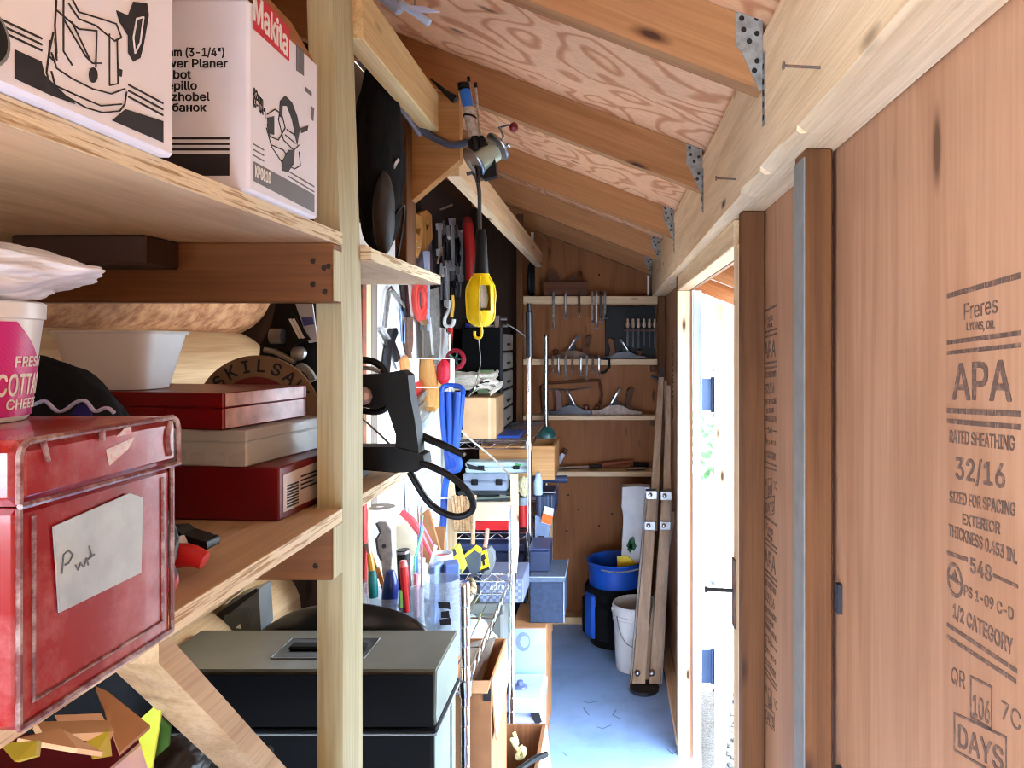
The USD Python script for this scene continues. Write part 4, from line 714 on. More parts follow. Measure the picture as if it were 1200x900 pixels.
# mug, blue blocks, papers, boards behind
def cup(name, label, px, py, Y, r, h, m, fill=None, cat_='mug'):
    c = q(px, py, Y); c[2] = ZJ; t = T(name, label, cat_); t.add('body', lathe([(0, 0), (r * .8, 0), (r * .82, .002), (r, h), (r - .003, h), (r * .78, .004), (0, .004)], 28, c), m, 40)
    if fill is not None: t.add('contents', lathe([(0, 0), (r * .93, 0), (r * .93, .003), (0, .003)], 24, c + [0, 0, h * .9]), fill)
    return t
m_ = cup('mug', 'white mug with dark red paint inside and a blue pattern', 518, 690, 2.55, .037, zy(648, 2.55) - ZJ, plain('pale_blue_white', (206, 222, 234), .3), plain('paint_red', (176, 80, 76), .3)); m_.add('print', cat(fr([(508, 664), (514, 658), (512, 668)], 2.511, .002), fr([(519, 664), (526, 658), (528, 668)], 2.511, .002)), plain('cup_blue', (60, 90, 150), .4), kind='stuff'); m_.end()
single('blue_block', rot(rb(xy(518, 2.3), xy(535, 2.3), 2.3, 2.36, ZJ, zy(662, 2.3), .004), 18, (0, 0, 1)), plain('steel_blue', (88, 112, 170), .4), 'steel blue plastic block rising behind the ribbed jar', 'block')
single('blue_block', rot(rb(xy(505, 2.28), xy(514, 2.28), 2.28, 2.34, ZJ, zy(664, 2.28), .004), -14, (0, 0, 1)), plain('pale_steel_blue', (130, 156, 206), .4), 'narrow pale blue block between the two jars', 'block')
ro = T('steel_ruler', 'pale steel ruler leaning across in front of the mug', 'ruler'); ro.add('blade', sheet([q(500, 672, 2.3), q(504, 674, 2.3), q(513, 640, 2.36), q(509, 638, 2.36)], .0015), plain('ruler_white', (214, 222, 228), .3, .3)); ro.end()
pp = T('paper_roll', 'thick white roll of lined paper standing against the hanging board', 'paper roll')
a_, b2_ = q(446, 690, 2.32), q(446, 600, 2.32); pp.add('roll', cyl([a_[0] - .005, 2.33, .80], [b2_[0] - .005, 2.33, zy(594, 2.33)], .048, 26), white_paper); pp.add('roll_end', lathe([(.012, 0), (.046, 0), (.046, .001), (.012, .001)], 26, (b2_[0] - .005, 2.33, zy(594, 2.33) + .0002)), weathered); pp.end()
single('folding_handle', tb([(470, 600, 2.40), (478, 606, 2.40), (500, 640, 2.40), (506, 652, 2.42)], [.010, .013, .008, .006], 10, 12), plain('coral_red', (232, 84, 92), .4), 'coral red folding handle leaning between paper roll and boards', 'handle')
for i, (c_, pts, lab) in enumerate((('mint', [(486, 655, 2.30), (496, 618, 2.33)], 'mint green straw leaning to the boards'), ('sky', [(489, 650, 2.31), (495, 604, 2.35)], 'blue pencil standing next to the mint straw'), ('rose', [(494, 614, 2.36), (508, 640, 2.36)], 'rose pencil crossing the others'))):
    single('pencil', cat(tb(pts, .0038, 6), cyl(q(*pts[0]), [q(*pts[0])[0], q(*pts[0])[1], ZJ], .0036, 6)), plain(c_ + '_pencil', {'mint': (110, 206, 170), 'sky': (90, 150, 210), 'rose': (230, 120, 150)}[c_], .4), lab, 'pencil')
single('paper_packet', rot(fr([(464, 616), (487, 612), (487, 650), (464, 656)], 2.44, .02), 4, (0, 0, 1)), plain('cream_packet', (236, 226, 196), .6), 'cream paper packet standing behind the flashlight', 'packet')
single('plank_offcut', fr([(492, 604), (502, 596), (514, 640), (520, 660), (500, 690), (494, 690)], 2.62, .016), cardboard_d, 'tall brown board offcut leaning behind the mug', 'board')
single('plank_offcut', fr([(509, 618), (521, 618), (519, 668), (509, 690)], 2.66, .016), cardboard_d, 'short brown board offcut beside the blue strap', 'board')
single('plastic_bottle', lathe([(0, 0), (.034, 0), (.036, .01), (.036, .09), (.03, .105), (.012, .115), (.012, .13), (0, .13)], 24, (xy(487, 2.45), 2.53, ZJ)), plain('frosted', (206, 204, 208), .3), 'frosted white bottle with a narrow neck behind the pens', 'bottle')
# tape measures
gt = plain('tape_grey', (72, 80, 96), .45); lime = plain('tape_lime', (222, 222, 70), .4); yel = plain('tape_face', (250, 218, 40), .4)
t = T('tape_measure', 'narrow lime sided tape measure leaning beside the mug', 'tape measure'); t.add('case', fr([(529, 643), (536, 640), (545, 667), (541, 672), (533, 671)], 2.68, .045, .003), lime); t.add('grip', fr([(530, 644), (533, 643), (535, 649), (532, 652)], 2.6775, .004), gt); t.add('hook', fr([(534, 669), (541, 667), (541, 671), (534, 672.5)], 2.676, .004), steel); t.end()
t = T('tape_measure', 'dark grey tape measure with a yellow top edge, middle of the three', 'tape measure'); t.add('case', fr([(544, 652), (556, 643), (562, 648), (562, 668), (558, 675), (552, 674)], 2.72, .05, .004), gt); t.add('yellow_edge', fr([(543.2, 651.5), (556, 641.8), (562.3, 645.5), (562.3, 648.5), (556, 644.5), (545, 653.5)], 2.717, .04), yel); t.add('hook', fr([(551, 673), (558, 672), (558, 675.5), (551, 676)], 2.716, .004), steel); t.end()
t = T('tape_measure', 'yellow fronted tape measure with a black emblem by the chrome post', 'tape measure'); t.add('case', fr([(567, 644), (573, 643), (578, 650), (579, 660), (576, 670), (568, 672)], 2.765, .05, .004), plain('tape_pale_grey', (120, 126, 134), .45)); t.add('face', fr([(560, 648), (570, 644.5), (573.5, 667), (563.5, 671)], 2.755, .012, .004), yel); t.add('emblem', fr([(563, 651), (568, 649), (569, 655), (567.5, 656), (568.5, 662), (566, 663), (565, 657), (563.5, 657)], 2.7535, .001), ink); t.add('base_band', fr([(563.2, 668), (573, 664.5), (573.6, 667.5), (563.8, 671)], 2.753, .002), ink); t.end()
single('socket_piece', tb([(547, 706, 2.18), (553, 690, 2.24), (551, 680, 2.28)], [.010, .016, .012], 12, 10), worn('tan_black', (40, 34, 30), (190, 160, 120), .5, .45, .55, 40.), 'tan and black wood scrap lying on the wire shelf near its post', 'wood scrap')

# below the low shelf: bags, cartons, bins
def open_carton(name, label, x0, x1, y0, y1, z0, z1, m, t_=.005, cat_='box', floor_=True):
    t = T(name, label, cat_); t.add('wall_panel', bx(x0, x1, y0, y0 + t_, z0, z1), m); t.add('wall_panel', bx(x0, x1, y1 - t_, y1, z0, z1), m); t.add('wall_panel', bx(x0, x0 + t_, y0 + t_, y1 - t_, z0, z1), m); t.add('wall_panel', bx(x1 - t_, x1, y0 + t_, y1 - t_, z0, z1), m)
    if floor_: t.add('bottom', bx(x0 + t_, x1 - t_, y0 + t_, y1 - t_, z0, z0 + t_), m)
    return t
t = open_carton('tall_carton', 'tall open cardboard carton standing under the wire shelf', -.455, -.3285, 2.06, 2.36, .001, .722, cardboard_d)
fl1 = [sheet([(-.3285, 2.06, .722), (-.3285, 2.36, .70), (-.322, 2.35, .60), (-.3185, 2.08, .55)], .002)]
t.add('flap', fl1[0], cardboard); t.add('flap', sheet([(-.45, 2.06, .722), (-.3295, 2.06, .722), (-.335, 2.035, .70), (-.445, 2.035, .70)], .002), cardboard); t.add('torn_flap', sheet([(-.44, 2.33, .72), (-.36, 2.35, .73), (-.40, 2.25, .60), (-.42, 2.24, .62)], .002), weathered)
t.add('tape_tab', bx(-.35, -.329, 2.0575, 2.0595, .67, .70), ink); t.end()
t = open_carton('wooden_crate', 'low open wooden crate on the floor in front of the clear bin', -.46, -.2345, 2.375, 2.70, .001, .283, wood('crate_wood', (150, 100, 66), (112, 70, 44), 'z', knots=False), .012)
t.add('flap', sheet([(-.233, 2.38, .28), (-.233, 2.69, .28), (-.205, 2.66, .06), (-.205, 2.40, .06)], .003), plain('pale_card', (228, 206, 176), .7)); t.add('flap', sheet([(-.318, 2.372, .28), (-.25, 2.372, .28), (-.26, 2.34, .16), (-.31, 2.34, .16)], .003), plain('pale_pink_card2', (222, 190, 172), .7)); t.end()
single('string_knot', tb([(602, 858, 2.62), (606, 872, 2.6), (600, 866, 2.58), (608, 880, 2.56), (612, 878, 2.5), (606, 886, 2.5), (614, 884, 2.46), (610, 874, 2.46)], .007, 6, 40), plain('cream_string', (214, 208, 150), .9), 'tangle of cream string lying in the wooden crate', 'string')
single('rubber_hose', tb([(596, 912, 2.3), (612, 900, 2.35), (630, 888, 2.45), (640, 884, 2.5)], .010, 8, 16), black, 'short black hose lying in the wooden crate', 'hose')
pb = T('storage_bin', 'lilac clear storage bin with rounded lid on the floor', 'bin'); lil = plain('lilac_plastic', (176, 184, 226), .2); pb.add('body', rb(-.395, -.262, 2.83, 3.05, .002, .245, .02), lil); pb.add('lid', rb(-.40, -.256, 2.823, 3.06, .2455, .308, .015), lil)
pb.add('dark_opening', fr([(618, 829), (630, 829), (635, 846), (628, 850)], 2.827, .003), ink); pb.add('knob', lathe([(0, 0), (.03, 0), (.026, .006), (.012, .01), (.012, .024), (0, .028)], 20, (xy(609, 2.92), 2.93, .3082)), plain('lilac_dark', (90, 100, 140), .3)); pb.end()
bl = T('pale_blue_box', 'tall pale blue box with brown cardboard side by the tall wire shelf', 'box'); bl.add('body', rb(-.41, -.266, 3.09, 3.38, .002, .478, .003), cardboard_d); bl.add('front_panel', bx(-.41, -.268, 3.086, 3.0895, .006, .475), plain('pale_blue_print', (150, 190, 232), .5)); bl.add('print', cat(decal(Point(0, 0).buffer(.030).difference(Point(.006, 0).buffer(.018)), (xy(613, 3.085), 3.0858, zy(752, 3.085)), (1, 0, 0), (0, 0, 1.3))), plain('grey_blue_print', (118, 132, 156), .5), False); bl.add('cardboard_panel', bx(-.41, -.335, 3.083, 3.0858, .006, .25), cardboard); bl.end()
fb = T('fabric_storage_box', 'dark blue fabric storage box with pale piping on the pale blue box', 'box'); nb = plain('navy_fabric', (42, 54, 78), .9, 0, .15, 60.); fb.add('body', rb(-.34, -.197, 3.14, 3.39, .4785, .650, .004), nb); fb.add('lid', rb(-.345, -.192, 3.135, 3.395, .6502, .672, .004), plain('grey_blue_fabric', (84, 96, 118), .9, 0, .1, 60.))
fb.add('piping', cat(tube([(-.192, 3.135, .6725), (-.345, 3.135, .6725)], .0025, 6), tube([(-.192, 3.135, .6725), (-.192, 3.395, .6725)], .0025, 6), tube([(-.197, 3.139, .48), (-.197, 3.139, .65)], .0022, 6)), plain('pale_piping', (150, 160, 176), .7), kind='stuff'); fb.end()
ck = T('checked_carton', 'grey checked carton with pale lettering under the low wire shelf', 'box'); cy_ = 2.86
ck.add('body', rb(-.50, -.335, cy_, 3.08, .66, .752, .003), plain('grey_blue_card', (104, 112, 140), .6)); ck.add('check_print', extr(unary_union([sbox(-.5 + .012 * i, .664 + .012 * j, -.4885 + .012 * i, .6755 + .012 * j) for i in range(13) for j in range(7) if (i + j) % 2]), .0005, lambda u, v, w: np.stack([u + .002, cy_ - .0006 + w, v], 1)), plain('pale_check', (140, 148, 174), .6), False, kind='stuff'); 
txt_f(ck, 'JELLY MAX', 574, 690.5, cy_ - .0007, 23, 5, white_paper); txt_f(ck, 'COMFORT', 584, 696, cy_ - .0007, 11, 2.6, white_paper); ck.end()
tt = T('white_tote', 'white lidded tote under the low wire shelf', 'bin'); tt.add('body', rb(-.715, -.47, 2.42, 2.78, .002, .47, .015), white_pl); tt.add('lid', rb(-.72, -.465, 2.41, 2.79, .4705, .50, .008), white_pl); tt.end()
gt2 = T('grey_tote', 'grey tote carrying the checked carton', 'bin'); gt2.add('body', rb(-.56, -.41, 3.07 - .22, 3.075, .002, .62, .01), grey_pl); gt2.add('lid', rb(-.565, -.405, 2.845, 3.079, .6205, .6595, .006), grey_pl); gt2.end()
tb2 = clear('clear_bag', (.86, .94, .95), .62, .12); bgm = blob((-.50, 2.58, .60), (.105, .15, .098), .28, 2.2, 14, 5, .501); bg = T('clear_bag', 'clear plastic bag with teal contents sagging under the wire shelf', 'plastic bag'); bg.add('film', bgm, tb2); bg.add('contents', blob((-.50, 2.56, .575), (.06, .09, .05), .3, 2.5, 3, 4, .505), plain('teal_print', (80, 180, 172), .5)); bg.add('contents', blob((-.44, 2.66, .57), (.03, .05, .05), .3, 2.5, 6, 3, .505), plain('pale_teal', (170, 214, 214), .5)); bg.end()

# ------------------------------------------------------------------ things on the tall wire shelf
ZT, ZM = 1.2052, .7952
cb2 = T('cardboard_box', 'open cardboard box heaped with white rope on the tall wire shelf', 'box'); x0, x1 = xy(542, 3.46), xy(581, 3.46)
cb2.add('body', rb(x0, x1, 3.46, 3.72, ZT, zy(466, 3.46), .003), plain('tan_card', (214, 172, 128), .8)); cb2.add('tape_seam', bx(x0 + .118, x0 + .13, 3.4585, 3.4597, ZT + .005, zy(466, 3.46)), plain('pale_tape', (226, 190, 148), .5)); cb2.end()
def rope_heap(c, R, n, seed, r):
    rg = np.random.default_rng(seed); a = np.linspace(0, n * 2 * math.pi, n * 22); k = len(a); f = meshkit.fbm(np.stack([np.cos(a) * 1.3 + a * .15, np.sin(a) * 1.3, a * .21], -1), 2, seed)
    return tube(np.asarray(c) + np.stack([R[0] * (.45 + .9 * f) * np.cos(a + .6 * f), R[1] * (.45 + .9 * f) * np.sin(a), R[2] * (np.linspace(0, 1, k) ** .7 * .8 + .35 * f)], -1), r, 6)
zr = zy(466, 3.46) + .006
single('rope_pile', rope_heap((xy(553, 3.55), 3.58, zr), (.11, .09, .10), 9, 3, .0095), rope_white, 'loose pile of cream white rope on the cardboard box', 'rope')
rp2 = T('striped_rope', 'black and white rope hank lying beside the cream rope pile', 'rope')
for k in range(6):
    p = np.array([q(546 + k * 2.2, 466 - k, 3.50), q(556 + 3 * k, 456 - k * 1.5, 3.47), q(568 + 2 * k, 449 + k * .5, 3.5), q(580 + k, 453 + k, 3.53)]) + [0, .0, .004 + .002 * k]
    rp2.add('strand', tube(smooth_path(p, 14), .0065, 6), rope_white if k % 2 else black)
rp2.end()
single('cloth_scrap', sheet([q(574, 464, 3.50), q(588, 454, 3.54), q(590, 446, 3.56), q(578, 452, 3.54)], .006), plain('sack_cream', (226, 218, 206), .8), 'pale cloth flap at the edge of the cardboard box', 'cloth')
single('rope_line', tb([(536, 500, 3.38), (548, 512, 3.36), (570, 530, 3.30), (592, 551, 3.2), (600, 560, 3.05)], .0045, 6, 24), rope_white, 'cream cord running down diagonally from the rope pile', 'cord')
dc_ = T('drawer_chest', 'black small parts chest with clear drawers facing the aisle', 'drawer chest'); YA = 3.80; xa, xb = xy(541, YA), xy(588, YA) ; zt_ = zy(384, YA)
dc_.add('body', rb(xa, xb - .008, YA, 4.22, ZT, zt_, .004), chest_black); dc_.add('corner_post', rb(xb - .01, xb + .006, YA - .004, YA + .02, ZT, zt_ + .003, .003), plain('slate_black', (44, 50, 58), .4))
for k in range(5):
    zc_ = ZT + .012 + k * (zt_ - ZT - .03) / 5; hh = (zt_ - ZT - .03) / 5 - .012; d_ = dc_.add('drawer', rb(xb - .006, xb + .004, YA + .025, 4.20, zc_, zc_ + hh, .003), plain('frosted_drawer', (150, 152, 146), .35)); dc_.add('drawer_pull', rb(xb + .0045, xb + .012, 3.96, 4.06, zc_ + hh * .3, zc_ + hh * .3 + .012, .002), black, parent=d_)
dc_.end()
gcl = T('bar_clamp', 'small steel bar clamp lying across the black drawer chest', 'clamp'); gcl.add('bar', tube([(xy(548, 3.86), 3.86, zt_ + .008), (xy(586, 3.86), 3.86, zt_ + .009)], .007, 6), plain('pale_steel', (196, 196, 212), .3, .7)); gcl.add('jaw', rb(xy(580, 3.86), xy(586, 3.86), 3.84, 3.87, zt_ + .001, zy(370, 3.86), .002), steel); gcl.add('handle', cyl(q(587, 374, 3.86), q(594, 374, 3.86), .008, 10), steel); gcl.add('handle', cyl((xy(589, 3.84), 3.84, zt_ + .010), (xy(595, 3.84), 3.84, zt_ + .010), .008, 10), steel); gcl.add('cord', tb([(594, 380, 3.86), (606, 387, 3.88), (622, 400, 3.9)], .003, 6, 12), plain('grey_cord', (150, 150, 152), .5)); gcl.add('end_cap', cyl((xy(546, 3.86), 3.86, zt_ + .0115), (xy(551, 3.86), 3.86, zt_ + .0115), .011, 10), plain('cap_blue', (60, 80, 190), .4)); gcl.end()
single('green_box', rb(xy(559, 3.73), xy(577, 3.73), 3.735, 3.79, ZT, zy(434, 3.735), .003), plain('sage_green', (136, 164, 120), .6), 'sage green box behind the rope heap', 'box')
single('blue_tray', rb(xy(584, 3.6), xy(612, 3.6), 3.5, 3.75, ZT, ZT + .014, .003), blue_pl, 'flat blue tray on the wires of the tall shelf', 'tray')
gd = T('green_dome', 'dark green domed shade at the end of the tall shelf', 'shade'); gd.add('dome', blob((xy(640, 3.55), 3.60, 1.20), (.042, .05, .05), .04, 2, 2, 4, 1.197), plain('dark_teal', (16, 62, 62), .4)); gd.add('rim', ring((xy(640, 3.55), 3.60, 1.200), .042, .003, (0, 0, 1), 24, 6), galv); gd.end()
wd = T('wooden_box', 'plain open wooden box hung below the tall wire shelf', 'drawer'); oak = wood('drawer_wood', (206, 158, 104), (170, 118, 70), 'x', knots=False)
X0, X1_ = xy(562, 3.54), xy(650, 3.54); zd0, zd1 = zy(562, 3.54), 1.1665
wd.add('front', rb(X0, X1_, 3.522, 3.54, zd0, zd1, .002), oak); wd.add('side', rb(X0, X0 + .014, 3.5405, 3.86, zd0, zd1, .002), oak); wd.add('side', rb(X1_ - .014, X1_, 3.5405, 3.86, zd0, zd1, .002), oak); wd.add('bottom', bx(X0 + .0145, X1_ - .0145, 3.5405, 3.86, zd0 + .005, zd0 + .010), oak); wd.add('back', rb(X0 + .0145, X1_ - .0145, 3.846, 3.86, zd0 + .0105, zd1, .002), oak); wd.end()
# tool cases stacked on the middle shelf
def case(name, label, px0, px1, py0, py1, Y, dep, m, m2, cat_='case'):
    t = T(name, label, cat_); a, b, z0, z1 = xy(px0, Y), xy(px1, Y), zy(py1, Y), zy(py0, Y); zm = z0 + (z1 - z0) * .55
    t.add('base', rb(a, b, Y, Y + dep, z0, zm - .001, .006), m); t.add('lid', rb(a, b, Y, Y + dep, zm, z1, .006), m)
    for f_ in (.2, .75): t.add('catch', rb(a + (b - a) * f_, a + (b - a) * f_ + .03, Y - .006, Y - .0005, zm - (z1 - z0) * .2, zm + (z1 - z0) * .15, .002), m2)
    return t
lcp = T('long_carton', 'long pale carton with a red base strip on the middle wire shelf', 'box'); lcp.add('body', rb(xy(552, 3.43), xy(603, 3.43), 3.43, 3.62, ZM + .04, zy(588, 3.43), .004), plain('cream_card', (222, 202, 172), .7)); lcp.add('base_strip', rb(xy(552, 3.43), xy(603, 3.43), 3.428, 3.62, ZM, ZM + .0395, .002), red_pl); lcp.end()
zc0 = zy(588, 3.43) + .001
c1 = case('tool_case', 'black open tool case on the pale carton', 536, 602, 576, 587.5, 3.42, .095, plain('case_black', (40, 46, 50), .5), steel); c1.add('tray_edge', tb([(550, 585, 3.415), (600, 582, 3.415)], .005, 6), plain('grey_green', (110, 124, 112), .5)); c1.end()
c2 = case('tool_case', 'slate grey tool case in the middle of the stack', 542, 594, 555, 575.6, 3.42, .095, plain('slate_case', (132, 144, 164), .45), black); c2.end()
c3 = case('tool_case', 'pale blue grey tool case topping the stack', 545, 620, 541.5, 554.6, 3.42, .095, plain('pale_case', (178, 200, 206), .45), black); c3.add('dark_slot', fr([(546, 543), (566, 549), (569, 552), (550, 550)], 3.4165, .003), ink); c3.add('green_sticker', fr([(604, 543), (611, 544), (609, 546.5), (603, 546)], 3.4165, .003), plain('green_sticker', (60, 150, 80), .5)); c3.end()
single('coffee_can', cat(lathe([(0, 0), (.022, 0), (.022, .10), (0, .10)], 20, (xy(612, 3.50), 3.50, ZM))), red_pl, 'red can with a pale lid behind the wooden slat', 'can') 
single('plastic_pot', lathe([(0, 0), (.023, 0), (.023, .035), (0, .038)], 20, (xy(612, 3.50), 3.50, ZM + .1005)), plain('grey_lid', (150, 164, 180), .4), 'pale grey lid lying on the red can', 'can_lid')  # lid of the red can below
single('paper_bunch', blob((xy(613, 3.50), 3.50, ZM + .185), (.024, .024, .045), .35, 3, 5, 4, ZM + .139), plain('cream_paper', (226, 220, 176), .8), 'bunched cream paper stuck above the grey lid', 'paper')
bk = T('wire_basket', 'navy basket with pale rim hanging at the shelf end', 'basket'); bx0, bx1 = xy(628, 3.50), xy(650, 3.50)
bk.add('body', rb(bx0, bx1, 3.50, 3.75, zy(606, 3.5), zy(580, 3.5), .008), plain('navy_basket', (44, 58, 88), .5)); bk.add('rim', tube([(bx0, 3.498, zy(577, 3.5)), (bx1, 3.498, zy(577, 3.5)), (bx1, 3.752, zy(577, 3.5)), (bx0, 3.752, zy(577, 3.5))], .005, 6, True), plain('pale_steel', (196, 196, 212), .3, .7)); bk.add('rib', cat([bx(bx0 + .018 * k, bx0 + .018 * k + .004, 3.496, 3.4995, zy(606, 3.5), zy(580, 3.5)) for k in range(1, 5)]), plain('basket_rib', (80, 100, 132), .5), kind='stuff'); bk.end()
single('spray_can', lathe([(0, 0), (.020, 0), (.020, .06), (.012, .085), (.012, .10), (0, .10)], 18, (xy(630, 3.44), 3.47, zy(580, 3.47) + .002)), plain('pale_blue_can', (166, 186, 204), .4), 'pale blue spray can standing in the navy basket', 'can')
single('dark_tube', tb([(624, 561, 3.52), (640, 561.5, 3.56), (664, 561.5, 3.6)], [.016, .016, .018], 14), navy, 'dark navy tube pointing out of the basket toward the aisle', 'tube')
tg = T('hang_tag', 'white and orange hang tag below the navy basket', 'tag'); tg.add('card', fr([(638, 593), (649, 596), (646, 616), (634, 612)], 3.49, .002), plain('tag_white', (204, 214, 236), .6)); tg.add('orange_panel', fr([(636, 601), (648, 605), (645.5, 615.5), (634.5, 611.5)], 3.4885, .0012), plain('tag_orange', (240, 104, 30), .6)); tg.add('string', tb([(645, 595, 3.492), (645, 585, 3.494)], .0012, 5), black); tg.end()
gb = T('grey_blister_pack', 'grey blue packet hanging under the tag at the shelf end', 'packet'); gb.add('card', fr([(627, 604), (645, 604), (643, 638), (627, 638)], 3.505, .03, .002), plain('blister_grey', (120, 140, 176), .5)); gb.add('print', fr([(631, 628), (637, 628), (637, 632), (631, 632)], 3.5035, .001), ink); gb.end()
nv = T('navy_bin', 'big navy bin on the lowest visible level of the tall shelf', 'bin'); nv.add('body', rb(-.70, -.392, 3.42, 4.0, .406, .70, .01), navy); nv.add('rim', rb(-.705, -.39, 3.415, 4.01, .7005, .735, .006), plain('navy_rim', (52, 66, 104), .45)); nv.end()
nv = T('navy_crate', 'small navy crate standing on the fabric storage box', 'crate'); nv.add('body', rb(-.35, -.264, 3.2, 3.385, .6727, .765, .006), navy); nv.add('rim', rb(-.352, -.262, 3.198, 3.387, .7652, .775, .003), plain('navy_rim', (52, 66, 104), .45)); nv.end()
sp = T('board_strip', 'narrow pale board strip standing at the back of the tall shelf', 'board'); sp.add('board', rb(xy(641, 4.32), xy(648, 4.32), 4.30, 4.32, .0, zy(608, 4.32), .002), pine_z); sp.end()
sl = T('batten', 'thin pale wooden batten standing by the chrome post', 'batten'); sl.add('strip', sheet([q(598, 556, 3.02), q(607, 556, 3.02), q(608, 640, 2.95), q(604, 690, 2.90), q(600, 640, 2.94)], .004), pine_z); sl.end()

# ------------------------------------------------------------------ hanging board: hand tools
XB = -.765
G = 'tools on the hanging board'
single('pipe_length', cyl((-.745, 2.245, 1.25), (-.745, 2.245, 1.86), .014, 12), worn('red_brown_pipe', (150, 62, 34), (90, 60, 46), .5, .45, .6, 20.), 'red brown pipe standing against the white board edge', 'pipe')
def bow(name, label, pts, m, r=.0045, cat_='bow saw', k=0): single(name, tube(np.array([sx(a, b, XB + .006) for a, b in pts]) if not k else smooth_path([sx(a, b, XB + .006) for a, b in pts], k), r, 6), m, label, cat_)
bow('bow_saw', 'thin grey wire saw frame with two slanting arms on the white board', [(449, 384), (454, 340), (458, 336), (480, 366)], steel); bow('bow_saw', 'second wire saw frame crossing the slanting arms', [(452, 384), (457, 342), (461, 340), (482, 372)], galv)
bow('bow_saw', 'long steel bow running down to the orange handle', [(444, 388), (453, 404), (464, 432)], steel); bow('bow_saw', 'bright bent rod ending above the orange handle', [(444, 386), (448, 384), (453, 392), (470, 418)], plain('bright_steel', (214, 214, 216), .3, .5), .006)
bow('wire_hook', 'narrow blue grey wire loop on the white board', [(468, 358), (471, 400), (474, 402), (474, 380), (471, 366), (468, 358)], plain('blue_wire', (120, 140, 176), .4, .5), .003, 'hook')
rp = T('file', 'rusty flat file hanging by its tang', 'file'); rp.add('blade', sd([(477, 372), (484, 372), (484.5, 400), (483, 412), (479, 412), (477, 400)], XB + .012, .012), rust); rp.add('tang', sd([(479, 412), (482, 412), (483, 420), (480, 420)], XB + .010, .008), rust); rp.end()
single('file', sd([(473, 334), (478, 334), (481, 372), (477, 372)], XB + .012, .010), dark_steel, 'short dark file above the rusty file', 'file')
ps = T('pincers', 'dark pincers with one orange handle beside the wire bows', 'pincers'); ps.add('jaws', sd([(461, 386), (465, 384), (467, 390), (463, 400), (470, 420), (466, 424), (460, 404), (457, 436), (452, 436), (456, 404), (459, 396)], XB + .014, .014), dark_steel); ps.add('orange_handle', tube(np.array([sx(a, b, XB + .008) for a, b in ((473, 418), (474.5, 428), (475, 440))]), [.014, .022, .016], 10), plain('orange_wood', (226, 150, 84), .5)); ps.end()
cb_ = T('coiled_cable', 'coil of coral red cable hanging below the shelf end', 'cable')
for k in range(6): cb_.add('loop', tube(smooth_path([sx(493 + a * (9 - k * 1.1), 352 + b * (24 - k * 2.2), XB + .016 + .004 * (k % 3)) for a, b in ((0, -1), (.8, -.6), (1, 0), (.7, .7), (0, 1), (-.7, .6), (-1, 0), (-.8, -.7))], 30, True), .0065, 6, True), plain('coral_cable', (236, 84, 76), .5))
cb_.end()
sq_ = T('framing_square', 'grey steel blade with a pale edge hanging beside the coral cable', 'square'); sq_.add('blade', sd([(504, 340), (515, 336), (516, 400), (514, 440), (507, 440), (505, 400)], XB + .02, .004), galv); sq_.add('pale_edge', sd([(503, 372), (505, 372), (509, 416), (507, 416)], XB + .024, .004), white_pl); sq_.end()
lc = T('chisel', 'large chisel with a long pale wooden handle hanging blade up', 'chisel'); lc.add('blade', sd([(496, 378), (503, 378), (504, 420), (497, 420)], XB + .026, .006), plain('chisel_grey', (136, 130, 120), .4, .4)); lc.add('ferrule', sd([(495, 376), (502, 374), (503, 380), (497, 381)], XB + .030, .012), plain('brass', (206, 160, 110), .35, .6)); lc.add('handle', tube(np.array([sx(a, b, XB + .02) for a, b in ((500, 419), (501, 440), (503, 462), (502, 478))]), [.024, .040, .040, .022], 14), tool_wood); lc.end()
lc = T('mallet', 'mallet with a pale wooden handle behind the large chisel', 'mallet'); lc.add('grip', tube(np.array([sx(a, b, XB + .03) for a, b in ((506, 436), (508, 452), (508, 470), (505, 480))]), [.018, .034, .040, .02], 12), tool_wood); lc.end()
single('printed_card', sd([(483, 450), (495, 446), (496, 462), (484, 466)], XB + .004, .003), plain('card_red', (224, 70, 66), .5), 'small red printed card pinned low on the white board', 'card')
gw = T('garden_shears', 'grey metal tool with a slanted arm below the red card', 'shears'); gw.add('arm', sd([(484, 474), (500, 456), (503, 459), (488, 480)], XB + .02, .008), galv); gw.add('arm', sd([(486, 482), (498, 470), (502, 474), (490, 486)], XB + .03, .008), plain('tan_metal', (180, 166, 146), .4, .4)); gw.end()
pv = T('pvc_strip', 'pale plastic strip leaning across the lower board', 'strip'); pv.add('strip', sheet([sx(493, 497, XB + .03), sx(516, 469, XB + .03), sx(517, 476, XB + .03), sx(494, 506, XB + .03)], .004), plain('pale_aqua', (206, 232, 240), .3)); pv.end()
def saw(name, label, hp, bl_, X, mh):
    t = T(name, label, 'saw'); g = pg(on_x(hp, X)); 
    for h in HOLES.get(name + label[:9], []): g = g.difference(pg(on_x(h, X)))
    t.add('handle', extr(g, .022, lambda u, v, w: np.stack([X - w, u, v], 1)), mh); t.add('blade', sd(bl_, X - .009, .003), plain('saw_blade', (112, 96, 104), .35, .5))
    for p in ((487, 283), (490, 290)) if 'nearest' in label else (): t.add('rivet', cyl(sx(*p, X - .001), sx(*p, X + .001) + [.0015, 0, 0], .004, 8), steel)
    t.end()
HOLES = {'handsaw' + 'handsaw n': [[(486, 262), (490, 258), (493, 268), (492, 276), (487, 272)]], 'handsaw' + 'second ha': [[(498, 258), (502, 256), (503, 264), (500, 270)]]}
saw('handsaw', 'handsaw nearest the dark post with a pale wooden handle', [(478, 252), (486, 250), (494, 254), (496, 270), (494, 290), (490, 302), (486, 296), (481, 275)], [(487, 286), (494, 280), (499, 330), (488, 340)], -.74, tool_wood)
